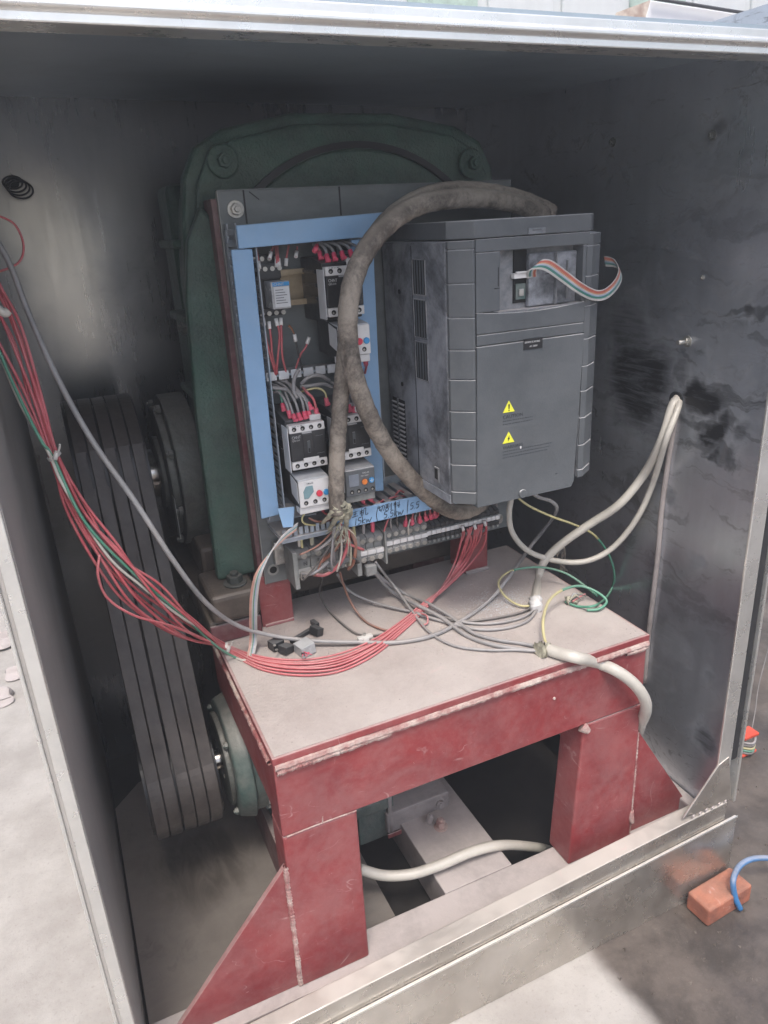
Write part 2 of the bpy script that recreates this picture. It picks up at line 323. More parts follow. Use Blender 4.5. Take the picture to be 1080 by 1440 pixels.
def bolt(name, c, d, r, m, parent, washer=True, h=None):
    c, d = Vector(c), Vector(d).normalized(); g = G(); h = h or r*.8
    if washer: g.cyl(c, c+d*r*.2, r*1.45, n=24)
    g.cyl(c, c+d*(h+r*.2), r, n=6, smooth=False); g.cyl(c+d*h, c+d*(h+r*.65), r*.5, n=14)
    return obj(name, g, m, parent, bevel=r*.08)
def jit(p, a): return tuple(c+random.uniform(-a, a) for c in p)
# ================================================================ ground and background
def ground_mat():
    m = bpy.data.materials.new('worn_concrete_ground'); m.use_nodes = True; nt = m.node_tree; b = nt.nodes['Principled BSDF']
    geo = nt.nodes.new('ShaderNodeNewGeometry'); pos = geo.outputs['Position']
    sx = nt.nodes.new('ShaderNodeSeparateXYZ'); nt.links.new(pos, sx.inputs[0])
    wx = mth(nt, 'ADD', sx.outputs[0], mth(nt, 'MULTIPLY', mth(nt, 'SUBTRACT', noise(nt, pos, 6, 5), .5), .05))
    wet = ramp(nt, wx, .605, .635)
    dry = mixc(nt, ramp(nt, noise(nt, pos, 5, 8, .7), .35, .65), (.31, .285, .26), (.41, .385, .355))
    dark = mixc(nt, ramp(nt, noise(nt, pos, 6, 9, .72, .2), .34, .66), (.045, .036, .030), (.125, .102, .086))
    dark = mixc(nt, mth(nt, 'MULTIPLY', ramp(nt, noise(nt, pos, 60, 5, .7), .6, .7), .3), dark, (.22, .19, .16))
    c = mixc(nt, wet, dry, dark)
    fine = noise(nt, pos, 170, 5, .7); c = mixc(nt, mth(nt, 'MULTIPLY', ramp(nt, fine, .45, .3), .35), c, (.14, .12, .1))
    nt.links.new(c, b.inputs['Base Color'])
    nt.links.new(mth(nt, 'SUBTRACT', .9, mth(nt, 'MULTIPLY', mth(nt, 'MULTIPLY', wet, ramp(nt, noise(nt, pos, 7, 4), .4, .65)), .55)), b.inputs['Roughness'])
    bn = nt.nodes.new('ShaderNodeBump'); bn.inputs['Strength'].default_value = .5; bn.inputs['Distance'].default_value = .004
    nt.links.new(noise(nt, pos, 45, 8, .7), bn.inputs['Height']); nt.links.new(bn.outputs[0], b.inputs['Normal'])
    return m
M['ground'] = ground_mat()
g = G().add([(-150,-150,0),(150,-150,0),(150,150,0),(-150,150,0)], [(0,1,2,3)])
obj('ground', g, 'ground')['kind'] = 'structure'
# background building
M['bgwall'] = mat('pale_painted_wall', (.70, .73, .73), .6, var=(1.2, .06), stretch=(6, 1, .2))
M['bgsheet'] = mat('white_sheet', (.76, .77, .80), .45, var=(3, .05))
M['bggreen'] = mat('pale_green_strip', (.50, .66, .56), .5)
bw = thing('background_building', 'pale ribbed building wall far behind above the cabinet roof', 'building', (0, 4.2, 0))
obj('wall', G().box(-4, 10, 4.2, 4.4, 0, 5), 'bgwall', bw)
for i in range(24):
    obj('wall_panel', G().box(-3.9+i*.58, -3.9+i*.58+.5, 4.17, 4.198, .2, 4.9), 'bggreen' if i in (11, 14) else 'bgwall', bw, bevel=.01)
wb = thing('white_awning', 'white sheet awning with dark lower trim, above the right of the cabinet roof', 'awning', (2.7565,2.0000,1.6420))
a0, a1, a2, a3 = (2.4255,2.0000,1.7725), (3.5046,2.0000,1.7152), (3.5581,2.0000,1.5012), (2.3790,2.0000,1.6296)
g = G().hexa([a0, a1, a2, a3], [(p[0], p[1]+.05, p[2]) for p in (a0, a1, a2, a3)]); obj('sheet', g, 'bgsheet', wb, bevel=.004)
obj('trim', G().tube([(a0[0], 1.98, a0[2]), (a1[0], 1.98, a1[2])], .006, n=6), 'gasket', wb)
g = G().hexa([(2.2180,1.9500,1.7099), (2.3802,1.9500,1.7583), (2.3481,1.9500,1.6605), (2.2087,1.9500,1.6552)], [(2.2348,1.9700,1.7152), (2.3983,1.9700,1.7640), (2.3660,1.9700,1.6654), (2.2255,1.9700,1.6601)])
obj('torn_flap', g, mat('brown_card', (.35, .24, .19), .8, var=(25, .5), col2=(.7, .62, .52)), wb)
# ================================================================ cabinet
XR, YB, ZC = .8665, .756, 1.19
cab = thing('machine_cabinet', 'open stainless steel machine cabinet enclosing the drive and wiring', 'cabinet', (.43, .35, 0))
def floor_poly():
    g = G()
    g.prism([(-.002, .0), (.42, .0), (.42, .56), (.19, .74), (-.002, .74)], 'z', .015, .03); return g
obj('floor', G().box(-.002, XR, .02, YB, .02, .035), mat('oily_shaded_floor', (.035, .03, .028), .5, var=(8, .4)), cab)  # oily floor; near-black colour also paints in the shade under the stand
obj('floor_sheet', G().prism([(.004, .02), (.004, .56), (.052, .612), (.36, .612), (.36, .02)], 'z', .066, .070), 'steel_floor', cab)
obj('left_wall', G().box(-.004, 0, .006, YB, 0, 1.19), 'steel_dull', cab)
obj('right_wall', G().box(XR, XR+.004, .006, YB, 0, 1.2335), 'steel_wall', cab)
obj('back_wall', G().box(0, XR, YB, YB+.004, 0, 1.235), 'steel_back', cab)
g = G().add([(-.004,.004,1.186),(XR+.004,.004,1.186),(XR,YB,1.222),(-.004,YB,1.236),(-.004,.004,1.190),(XR+.004,.004,1.190),(XR+.004,YB,1.232),(-.004,YB,1.24)],
            [(0,3,2,1),(4,5,6,7),(0,1,5,4),(1,2,6,5),(2,3,7,6),(3,0,4,7)])
obj('ceiling', g, 'steel_ceiling', cab)
g = G().prism([(.0, 1.164), (.0, 1.171), (-.004, 1.173), (-.004, 1.177), (-.001, 1.178), (-.001, 1.186), (.012, 1.1855), (.03, 1.185), (.03, 1.164)], 'x', -.14, 1.0)
obj('top_rail', g, 'steel_bright', cab, bevel=.0012)
def SH(g): g.v = [(v[0], v[1], v[2]+(v[0]-.8665)*.045*min(1, max(0, v[2]/.13))) for v in g.v]; return g
# sill: rounded lip, drop, proud plinth
g = G().prism([(0, .168), (.024, .170), (.026, .10), (.002, .10), (0, .105)], 'x', -.035, .872); SH(g)
obj('sill', g, 'steel_sill', cab, bevel=.0015)
g = G().prism([(-.0042, .133), (-.0005, .1345), (-.0005, .02), (-.0005, 0), (-.0042, 0)], 'x', -.035, .893); SH(g)
obj('plinth', g, 'steel_sill', cab, bevel=.0012)
obj('sill_step', SH(G().box(-.035, .893, -.0055, -.0043, .1325, .1355)), 'steel_bright', cab)
# left post
obj('left_post', G().prism([(-.0115, .0), (-.0005, .0), (-.0005, .02), (-.004, .02), (-.004, .005), (-.0115, .005)], 'z', .12, 1.164), 'steel_bright', cab, bevel=.001)
obj('post_seam', G().box(-.0150, -.0117, .002, .006, .12, 1.163), 'steel_dull', cab)
obj('post_bead', G().box(-.0185, -.0152, -.001, .008, .12, 1.163), 'steel_bright', cab, bevel=.001)
# right post: lip, gasket, outer bead
obj('right_post', G().prism([(.846, .004), (.872, .004), (.872, .02), (.868, .02), (.868, .008), (.846, .008)], 'z', .17, 1.164), 'steel_bright', cab, bevel=.001)
obj('door_gasket', G().box(.872, .884, .004, .012, .245, 1.163), 'gasket', cab, bevel=.001)
obj('post_flange', G().box(.884, .888, -.001, .014, .165, 1.163), 'steel_bright', cab)
g = G().hexa([(.846, .003, .247), (.8655, .003, .255), (.884, .003, .168), (.785, .003, .172)], [(.846, .0062, .247), (.8655, .0062, .255), (.884, .0062, .168), (.785, .0062, .172)])
obj('corner_brace', g, 'steel_sill', cab, bevel=.0008)
for i in range(6):
    p = (.80+i*.013, -.0005, .172+random.uniform(-.001, .002))
    obj('weld_bead', G().cyl(p, (p[0]+.007, p[1]+.003, p[2]-.001), .0016, .0010, n=8), 'dusty', cab)
# floor angle along the right wall, wall fixings, holes
obj('floor_angle', G().box(.80, XR-.001, .03, .7, .10, .108), 'dusty', cab, bevel=.001)
obj('floor_angle', G().box(.845, XR-.001, .03, .7, .1085, .135), 'dusty', cab, bevel=.003)
b1 = bolt('wall_bolt', (0.8665,0.1451,0.9380), (-1, 0, 0), .0025, 'screw', cab)
for uv in ((0.8665,0.3361,1.1199), (0.8665,0.1516,1.1082)):
    bolt('wall_bolt', uv, (-1, 0, 0), .0045, 'cast', cab)
p = (0.8665,0.1603,0.8524); bolt('wall_bolt', p, (-1, 0, 0), .0055, 'screw', cab); obj('stud', G().cyl(p, (p[0]-.018, p[1], p[2]), .0032, n=12), 'screw', cab)
p = (0.8665,0.1699,0.7685); obj('cable_hole', G().ring((p[0]-.003, p[1], p[2]), (p[0]-.0003, p[1], p[2]), .012, .008), 'gasket', cab)
obj('cable_hole_backing', G().cyl((p[0]-.0006, p[1], p[2]), (p[0]-.0002, p[1], p[2]), .0085), 'dark', cab)
p = (0.0581,0.7550,1.1166); obj('back_hole', G().cyl((p[0], .7550, p[2]), (p[0], .7558, p[2]), .009), 'dark', cab)
g = G()
for i in range(4): g.tube([(p[0]+(.014+.001*i)*math.cos(a*.7+i)+.003*i, .748-.006*i, p[2]-.004*i+(.009+.001*i)*math.sin(a*.7+i)) for a in range(10)], .0014, n=6, res=4)
obj('coiled_wire', g, 'black_iron', cab)
# ================================================================ gearbox
gb = thing('gearbox', 'large dark green cast gearbox behind the control panel', 'gearbox', (.47, .6, .5))
def outline(dx=0.0):
    pts = [(.262, .56), (.246, .70), (.236, .85), (.236, .97), (.244, 1.05), (.252, 1.095), (.270, 1.128), (.305, 1.148), (.40, 1.166), (.54, 1.166), (.64, 1.150), (.68, 1.130), (.70, 1.095), (.705, 1.05), (.71, .9), (.70, .56)]
    cx, cz = .47, .86
    return [(cx+(x-cx)*(1-dx/.24), cz+(z-cz)*(1-dx/.3)) for x, z in pts]
obj('housing', G().prism(outline(.026), 'y', .43, .60), 'green', gb, bevel=.012, seg=3)
obj('front_flange', G().prism(outline(0), 'y', .398, .428), 'green', gb, bevel=.007, seg=3)
obj('flange_lip', G().prism(outline(.014), 'y', .389, .3985), 'green', gb, bevel=.004)
obj('round_cover', G().cyl((.48, .384, .906), (.48, .3885, .906), .214, .216, n=80), 'green', gb, bevel=.003)
obj('cover_groove', G().ring((.48, .3835, .906), (.48, .3888, .906), .2245, .2165, n=80), 'black_iron', gb)
for x, z in ((.300, 1.110), (.655, 1.10)):
    obj('corner_boss', G().cyl((x, .380, z), (x, .390, z), .020, n=28), 'green', gb, bevel=.003)
    b = bolt('boss_bolt', (x, .380, z), (0, -1, 0), .009, 'green', gb, washer=False)
obj('foot', G().box(.205, .70, .43, .66, .5305, .587), 'brownpad', gb, bevel=.006)
obj('foot_leg', G().prism([(.215, .557), (.275, .557), (.300, .70), (.300, 1.02), (.262, 1.06), (.240, 1.02), (.228, .95), (.219, .80)], 'y', .368, .3885), 'green', gb, bevel=.006)
obj('mounting_base', G().box(.188, .262, .335, .4195, .4795, .512), 'brownpad', gb, bevel=.004)
obj('foot_block', G().box(.193, .263, .322, .4195, .5122, .556), 'brownpad', gb, bevel=.008, seg=3)
obj('mounting_base', G().box(.188, .70, .42, .70, .4795, .512), 'brownpad', gb, bevel=.004)
obj('base_edge', G().box(.188, .262, .329, .3345, .4795, .508), 'red_dark', gb, bevel=.002)
p = (0.2474,0.4863,0.5050); bolt('foot_bolt', (p[0]-.01, .385, .5315), (0, 0, 1), .001, 'brownpad', gb, h=.001); obj('foot_nut', G().cyl((.236, .352, .556), (.236, .352, .559), .017, n=28).cyl((.236, .352, .559), (.236, .352, .570), .0115, n=6, smooth=False).cyl((.236, .352, .570), (.236, .352, .575), .006, n=14), 'cast', gb, bevel=.001)
bolt('side_plug', (.243, .47, .905), (-1, 0, 0), .010, 'cast', gb)
for z in (.80, .91, 1.01):
    obj('side_rib', G().box(.236, .27, .45, .58, z, z+.012), 'green', gb, bevel=.004)
obj('side_body', G().box(.262, .60, .60, .70, .60, 1.10), 'green', gb, bevel=.012)
# bearing cover facing left
bc = (.57, .675)
cov = obj('bearing_cover', G().ring((.196, *bc), (.236, *bc), .122, .05, n=60), 'cast', gb, bevel=.003)
obj('cover_ring', G().ring((.184, *bc), (.196, *bc), .105, .062, n=60), 'cast', gb, bevel=.003)
obj('cover_hub', G().ring((.178, *bc), (.2, *bc), .058, .026, n=40), 'cast', gb, bevel=.002)
for i in range(8):
    a = i*math.pi/4+.3
    bolt('cover_bolt', (.1945, bc[0]+.113*math.cos(a), bc[1]+.113*math.sin(a)), (-1, 0, 0), .007, 'cast', gb, washer=False)
obj('name_plate', G().box(.1825, .1838, .452, .474, .60, .665), 'plate_edge', gb, bevel=.001)
obj('input_shaft', G().cyl((.135, *bc), (.2, *bc), .022, n=32), 'shaft', gb, bevel=.002)
# ================================================================ pulleys, belts, motor
XB0, XB1 = .0605, .158
pc, pr = (.590, .668), .132
mc, mr = (.350, .268), .082
pu = thing('drive_pulley', 'large black grooved pulley on the gearbox input shaft at the top of the belts', 'pulley', (.105, .6, .68))
for i in range(6):
    x = XB0-.0035+i*.0196
    obj('pulley_rim', G().ring((x, *pc), (x+.0035, *pc), pr+.001, .03, n=64), 'black_iron', pu)
obj('pulley_web', G().ring((XB0, *pc), (XB1, *pc), pr-.011, .02, n=64), 'black_iron', pu)
obj('pulley_hub', G().ring((XB1, *pc), (XB1+.02, *pc), .04, .02, n=32), 'shaft', pu)
mt = thing('electric_motor', 'grey green electric motor under the red stand', 'motor', (.3, .35, .11))
obj('motor_pulley', G().ring((XB0-.003, *mc), (XB1+.003, *mc), mr-.008, .01, n=48), 'black_iron', mt)
mm = (.350, .270)
obj('body', G().cyl((.205, *mm), (.40, *mm), .090, n=48), 'green_motor', mt, bevel=.003)
for i in range(26):
    a = i*2*math.pi/26
    c, s_ = math.cos(a), math.sin(a); u, v = -s_*.0018, c*.0018
    q = lambda r: (mm[0]+c*r, mm[1]+s_*r)
    p0, p1 = q(.088), q(.0945)
    obj('cooling_fin', G().hexa([(.225, p0[0]-u, p0[1]-v), (.225, p0[0]+u, p0[1]+v), (.225, p1[0]+u, p1[1]+v), (.225, p1[0]-u, p1[1]-v)],
                        [(.385, p0[0]-u, p0[1]-v), (.385, p0[0]+u, p0[1]+v), (.385, p1[0]+u, p1[1]+v), (.385, p1[0]-u, p1[1]-v)]), 'green_motor', mt)
obj('end_bell', G().cyl((.182, *mm), (.207, *mm), .090, .099, n=56), 'green_motor', mt, bevel=.004)
obj('end_ring', G().ring((.174, *mm), (.182, *mm), .072, .030, n=48), 'cast', mt, bevel=.002)
obj('shaft', G().cyl((.158, *mm), (.19, *mm), .016, n=28), 'shaft', mt, bevel=.002)
for a in (.7, 2.3, 3.9, 5.5):
    bolt('end_bolt', (.1815, mm[0]+.082*math.cos(a), mm[1]+.082*math.sin(a)), (-1, 0, 0), .005, 'green_motor', mt, washer=False)
obj('fan_cowl', G().cyl((.385, *mm), (.43, *mm), .0985, n=40), 'green_motor', mt, bevel=.004)
obj('mounting_foot', G().box(.235, .42, .25, .46, .150, .172), 'green_motor', mt, bevel=.003)
for x, y in ((.25, .262), (.40, .262)): bolt('foot_bolt', (x, y, .172), (0, 0, 1), .007, 'screw', mt)
tb = thing('motor_slide_base', 'dusty grey slide bracket bolted to the beam seen through the opening of the red stand', 'bracket', (0.4640,0.2500,0.1073))
p0 = (0.3603,0.2600,0.0858); p1 = (0.4101,0.2600,0.1525)
obj('green_end', G().box(p0[0], p1[0], .26, .33, p0[2], p1[2]+.03), 'green_motor', tb, bevel=.002)
p2 = (0.4060,0.2500,0.0945); p3 = (0.5218,0.2500,0.1572)
obj('upright_tube', G().tube([(p1[0]+.003, .253, p0[2]+.012), (p1[0]+.003, .253, p1[2]+.02)], .0045), 'dusty', tb)
obj('bracket_box', G().box(p2[0], p3[0], .25, .34, p2[2]+.004, p3[2]-.02), 'dusty', tb, bevel=.003)
obj('bracket_edge', G().box(p2[0]-.001, p3[0]+.002, .247, .25, p2[2]-.003, p2[2]+.005), 'red', tb, bevel=.001)
bolt('clamp_bolt', (p3[0]-.02, .249, p3[2]-.035), (-.2, -1, .3), .007, 'dusty', tb)
# the five belts, each its own thing, a closed loop round both pulleys
def belt_loop():
    d = Vector((pc[0]-mc[0], pc[1]-mc[1])); L = d.length; ang = math.atan2(d.y, d.x); be = math.acos((pr-mr)/L)
    pts = []
    for i in range(41):      # round the big pulley from the far side over the top to the near side
        a = ang-be + (2*be)*(i/40) ; pts.append((pc[0]+pr*math.cos(a), pc[1]+pr*math.sin(a)))
    for i in range(31):
        a = ang+be + (2*math.pi-2*be)*(i/30); pts.append((mc[0]+mr*math.cos(a), mc[1]+mr*math.sin(a)))
    return pts
bl = belt_loop(); SG = -1
places = ['leftmost of the five belts', 'second of the five belts from the left', 'middle one of the five belts', 'fourth of the five belts from the left', 'rightmost of the five belts, nearest the green motor']
for i in range(5):
    x0 = XB0+i*.0196+.0008+(.0004, -.0003, .0005, 0, -.0004)[i]; x1 = x0+.0178; g = G(); n = len(bl); vs = []
    for (y, z) in bl:
        k = 0
        vs.append((x0, y, z)); vs.append((x1, y, z))
    ctr = lambda y, z, e: ((y, z))
    nrm = []
    for j in range(n):
        a, b = bl[j-1], bl[(j+1) % n]; t = Vector((b[0]-a[0], b[1]-a[1])).normalized(); nrm.append((-t.y, t.x))
    prof = [(x0, (0, .0008, -.0005, .0004, 0)[i]), (x0+.0008, .0012+(0, .0008, -.0005, .0004, 0)[i]), (x1-.0008, .0012), (x1, 0), (x1-.003, -.009), (x0+.003, -.009)]
    vs = [];
    for j, (y, z) in enumerate(bl):
        for (x, o) in prof: vs.append((x, y+nrm[j][0]*o*SG, z+nrm[j][1]*o*SG))
    fs = [(j*6+k, j*6+(k+1) % 6, ((j+1) % n)*6+(k+1) % 6, ((j+1) % n)*6+k) for j in range(n) for k in range(6)]
    g.add(vs, fs, False)
    tag(obj('drive_belt', g, 'belt'), 'worn dark rubber V-belt, ' + places[i], 'belt', 'five V-belts running down to the motor pulley')
# ================================================================ red steel stand
TX0, TX1, TY, TZ = .194, .7375, .057, .4776
st = thing('steel_stand', 'red painted welded steel stand with a dusty top plate', 'stand', (.466, .06, .05))
obj('top_plate', G().box(TX0, TX1, TY-.003, .41, TZ-.0095, TZ), 'red', st, bevel=.0012)
obj('dust_layer', G().prism([(TX0+.0035, TY), (TX1-.004, TY), (TX1-.004, .408), (TX0+.0035, .408)], 'z', TZ+.0002, TZ+.0009), 'table', st)
obj('front_beam', G().box(TX0+.001, TX1-.001, TY, TY+.045, .362, TZ-.0098), 'red', st, bevel=.002)
obj('left_beam', G().box(TX0+.002, TX0+.045, TY+.0455, .40, .372, TZ-.0098), 'red', st, bevel=.002)
obj('right_beam', G().box(TX1-.045, TX1-.002, TY+.0455, .40, .380, TZ-.0098), 'red', st, bevel=.002)
obj('rear_beam', G().box(TX0+.046, TX1-.046, .36, .40, .38, TZ-.0098), 'red', st, bevel=.002)
def bead(pts, r, name='weld_bead', m='weld'):
    P = catmull(pts, 40); g = G(); n = 8; vs = []; L = len(P)
    d = (P[-1]-P[0]).normalized(); u = d.orthogonal().normalized(); w_ = d.cross(u)
    for i, p in enumerate(P):
        rr = r*(.88+.24*random.random()); off = Vector((random.uniform(-1, 1), random.uniform(-1, 1), random.uniform(-1, 1)))*r*.10
        for k in range(n): a = 2*math.pi*k/n; vs.append(p+off+(u*math.cos(a)+w_*math.sin(a))*rr)
    g.add(vs, [(i*n+k, i*n+(k+1)%n, (i+1)*n+(k+1)%n, (i+1)*n+k) for i in range(L-1) for k in range(n)], False)
    return obj(name, g, m, st)
bead([(TX0+.002, TY-.002, .4645), (.35, TY-.0015, .4635), (.5, TY-.0018, .4645), (.62, TY-.0015, .4635), (TX1-.002, TY-.002, .464)], .0046)
bead([(TX0+.004, TY-.0010, .4575), (.25, TY-.0012, .4585), (.34, TY-.0005, .4595)], .0046)
bead([(TX0-.0003, TY+.01, .4645), (TX0-.0002, .2, .4645), (TX0-.0003, .39, .4645)], .0035)
bead([(TX1-.04, TY-.0012, .459), (TX1-.003, TY-.001, .4585)], .005)
# legs: left plain, right splayed inward at the foot
obj('leg', G().box(TX0+.001, .290, TY+.0006, TY+.05, .1104, .3605), 'red', st, bevel=.003)
obj('leg', G().prism([(.634, .3605), (TX1-.001, .3605), (TX1-.001, .1104), (.618, .1104)], 'y', TY+.0006, TY+.05), 'red', st, bevel=.003)
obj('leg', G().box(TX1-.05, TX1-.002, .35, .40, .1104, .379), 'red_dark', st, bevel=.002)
bead([(TX0+.006, TY, .3612), (.24, TY+.0004, .3618), (.289, TY+.0003, .3612)], .0010)
bead([(.245, TY, .3622), (.246, TY+.0003, .372)], .0009)
obj('tack_weld', G().cyl((.632, TY+.004, .358), (.640, TY-.004, .350), .009, .004, n=10), 'weld', st, bevel=.002)
# gussets
obj('gusset', G().prism([(TX0+.0005, .312), (TX0+.0005, .1104), (.030, .1104), (.030, .118)], 'y', .062, .070), 'red', st, bevel=.001)
bead([(TX0+.001, TY+.004, .315), (TX0+.0005, TY+.004, .25), (TX0+.001, TY+.004, .2), (TX0, TY+.004, .112)], .0038)
obj('gusset', G().prism([(TX1-.0005, .315), (TX1-.0005, .1104), (.858, .1104), (.858, .125)], 'y', .066, .074), 'red', st, bevel=.001)
bead([(TX1, TY+.005, .31), (TX1+.001, TY+.005, .22), (TX1, TY+.005, .112)], .003)
obj('weld_spatter', G().cyl((.7365, TY+.006, .16), (.7365, TY-.001, .14), .007, .004, n=8), 'weld', st, bevel=.002)
obj('weld_spatter', G().cyl((.58, TY+.001, .425), (.58, TY-.002, .425), .0025, .0015, n=8), 'weld', st)
# base frame
obj('base_beam', G().box(-.0, .862, .045, .098, .045, .110), 'dusty', st, bevel=.002)
obj('base_beam', G().box(.429, .545, .0985, .70, .045, .1095), 'dusty', st, bevel=.002)
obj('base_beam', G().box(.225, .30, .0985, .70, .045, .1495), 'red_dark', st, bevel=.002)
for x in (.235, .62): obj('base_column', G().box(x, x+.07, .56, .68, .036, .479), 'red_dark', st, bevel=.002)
p = (0.4846,0.2140,0.1095); bolt('beam_bolt', p, (0, 0, 1), .008, 'weld', st, h=.012)
bolt('beam_bolt', (p[0]-.012, p[1]+.018, p[2]), (.3, 0, 1), .006, 'dusty', st, h=.012)
# uprights that carry the panel
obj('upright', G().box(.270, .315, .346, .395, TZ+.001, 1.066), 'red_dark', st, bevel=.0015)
obj('upright', G().box(.6125, .657, .346, .395, TZ+.001, 1.06), 'red', st, bevel=.0015)
obj('upright_foot', G().box(.266, .3145, .3445, .3455, TZ+.001, .56), 'red', st)
bead([(.613, .344, TZ+.002), (.656, .344, TZ+.002)], .004, m='dusty')
bead([(.27, .344, TZ+.002), (.314, .344, TZ+.002)], .003, m='red')
# ================================================================ control panel plate
PX0, PX1, PZ0, PZ1, PY = .278, .693, .549, 1.074, .3395
pn = thing('mounting_panel', 'dusty grey steel mounting panel bolted to the red uprights of the stand', 'panel', (.485, .34, .549))
obj('plate', G().box(PX0, PX1, PY, PY+.0045, PZ0, PZ1), 'plate', pn, bevel=.0006)
obj('folded_edge', G().box(PX0-.0012, PX0, PY-.0005, PY+.006, PZ0, PZ1), 'plate_edge', pn)
obj('folded_edge', G().box(PX0, PX1, PY-.0005, PY+.006, PZ1, PZ1+.0012), 'plate', pn)
obj('marker_line', G().box(.3085, .3105, PY-.0006, PY, 1.036, PZ1), 'ink', pn)
obj('marker_line', G().box(.433, .435, PY-.0006, PY, 1.04, PZ1), 'ink', pn)
obj('scratch', G().hexa([(.316, PY-.0005, 1.0715), (.328, PY-.0005, 1.062), (.328, PY-.0005, 1.0635), (.317, PY-.0005, 1.0725)], [(.316, PY-.0002, 1.0715), (.328, PY-.0002, 1.062), (.328, PY-.0002, 1.0635), (.317, PY-.0002, 1.0725)]), 'ink', pn)
bolt('corner_bolt', (.2975, PY, 1.053), (0, -1, 0), .0072, 'screw', pn, h=.006)
bolt('corner_bolt', (.6735, PY, .5665), (0, -1, 0), .0062, 'screw', pn, h=.005)
obj('corner_hole', G().ring((.2905, PY-.001, .5695), (.2905, PY, .5695), .0085, .0055), 'plate_edge', pn)
obj('hole_backing', G().cyl((.2905, PY-.0004, .5695), (.2905, PY-.0001, .5695), .0056), 'dark', pn)
obj('earth_lug', G().box(.2925, .310, PY-.012, PY-.0001, .580, .6155), 'screw', pn, bevel=.002)
for z in (.589, .606): bolt('lug_screw', (.303, PY-.012, z), (0, -1, 0), .0042, 'screw', pn)
obj('din_rail', G().prism([(PY-.0005, .936), (PY-.0005, .980), (PY-.014, .980), (PY-.014, .973), (PY-.0125, .973), (PY-.0125, .978), (PY-.002, .978), (PY-.002, .938), (PY-.0125, .938), (PY-.0125, .943), (PY-.014, .943), (PY-.014, .936)], 'x', .300, .430), 'brass', pn)
obj('din_rail', G().prism([(PY-.0005, .745), (PY-.0005, .790), (PY-.014, .790), (PY-.014, .783), (PY-.002, .783), (PY-.002, .752), (PY-.014, .752), (PY-.014, .745)], 'x', .296, .430), 'brass', pn)
obj('terminal_rail', G().box(.312, .665, PY-.012, PY-.0003, .578, .598), 'dusty', pn, bevel=.001)
# ================================================================ wiring ducts
def slotted(g, x0, x1, y0, y1, z0, z1, axis, side, pitch=.0098, gap=.0054):
    """one duct wall: base strip, fingers and closing lip, so every slot is open"""
    if axis == 'z':
        x = x0 if side == 0 else x1-.0015
        g.box(x, x+.0015, y1-.012, y1, z0, z1); g.box(x, x+.0015, y0, y0+.006, z0, z1); n = int((z1-z0)/pitch)
        for i in range(n): g.box(x, x+.0015, y0+.006, y1-.012, z0+i*pitch, z0+i*pitch+pitch-gap)
    else:
        z = z0 if side == 0 else z1-.0015
        g.box(x0, x1, y1-.012, y1, z, z+.0015); g.box(x0, x1, y0, y0+.006, z, z+.0015); n = int((x1-x0)/pitch)
        for i in range(n): g.box(x0+i*pitch, x0+i*pitch+pitch-gap, y0+.006, y1-.012, z, z+.0015)
    return g
def cover_from(pts, y, name, d, m='duct', t=.004, dy=None):
    """duct cover sheet standing at its own four corners in front of the duct, with turned edges"""
    f = [(p[0], y, p[2]) for p in pts]; b = [(p[0], y+t, p[2]) for p in pts]
    return obj(name, G().hexa(f, b), m, d, bevel=.0012)
d1 = thing('cable_duct', 'left upright blue cable duct with its slotted side wall showing', 'cable duct', (.29, .31, .66))
cover_from([(0.2713,0.2780,1.0088), (0.2964,0.2780,1.0080), (0.2928,0.2780,0.6754), (0.2684,0.2780,0.6745)], .278, 'cover', d1)
g = slotted(G(), .2795, .303, .2825, PY, .668, 1.03, 'z', 0); slotted(g, .2795, .303, .2825, PY, .668, 1.03, 'z', 1); g.box(.2795, .303, PY-.002, PY-.0002, .668, 1.03)
w1 = obj('slotted_wall', g, 'duct_grey', d1); w1['kind'] = 'stuff'
obj('hook_clip', G().box(.2745, .284, .279, .289, .836, .846), 'duct_grey', d1, bevel=.001)
obj('hook_clip', G().box(.2745, .279, .289, .295, .836, .849), 'duct_grey', d1, bevel=.001)
d2 = thing('cable_duct', 'top blue cable duct lying across the panel above the contactors', 'cable duct', (.37, .31, 1.02))
cover_from([(0.2795,0.2740,1.0343), (0.4680,0.2740,1.0404), (0.4433,0.2740,1.0130), (0.2795,0.2740,1.0090)], .274, 'cover', d2)
obj('duct_body', G().box(.292, .455, .282, PY-.0002, 1.012, 1.030), 'duct_grey', d2, bevel=.001)
g = slotted(G(), .281, .300, .285, PY, 1.012, 1.037, 'z', 0, pitch=.012); obj('end_fingers', g, 'duct_grey', d2)
d3 = thing('cable_duct', 'right upright blue cable duct beside the big charcoal drive', 'cable duct', (.44, .31, .70))
cover_from([(0.4227,0.2820,1.0110), (0.4524,0.2820,1.0109), (0.4474,0.2820,0.6777), (0.4128,0.2820,0.6814)], .282, 'cover', d3)
g = slotted(G(), .4245, .452, .287, PY, .69, 1.012, 'z', 0); slotted(g, .4245, .452, .287, PY, .69, 1.012, 'z', 1); obj('slotted_wall', g, 'duct_grey', d3)['kind'] = 'stuff'
d4 = thing('cable_duct', 'bottom blue cable duct with handwriting on its face', 'cable duct', (.44, .28, .64))
f4 = [(0.3724,0.2620,0.6721), (0.5043,0.2620,0.6704), (0.5673,0.2620,0.6155), (0.3705,0.2620,0.6476)]
DZ0, DZ1 = .6425, .6675
obj('front_face', G().box(.367, .60, .262, .265, DZ0, DZ1), 'duct', d4, bevel=.0012)
obj('face_seam', G().box(.4545, .4552, .2612, .262, DZ0+.001, DZ1-.001), 'ink', d4)
g = G().box(.29, .61, PY-.004, PY-.0002, DZ0, DZ1+.01); g.box(.29, .61, .2655, PY-.004, DZ0, DZ0+.002)
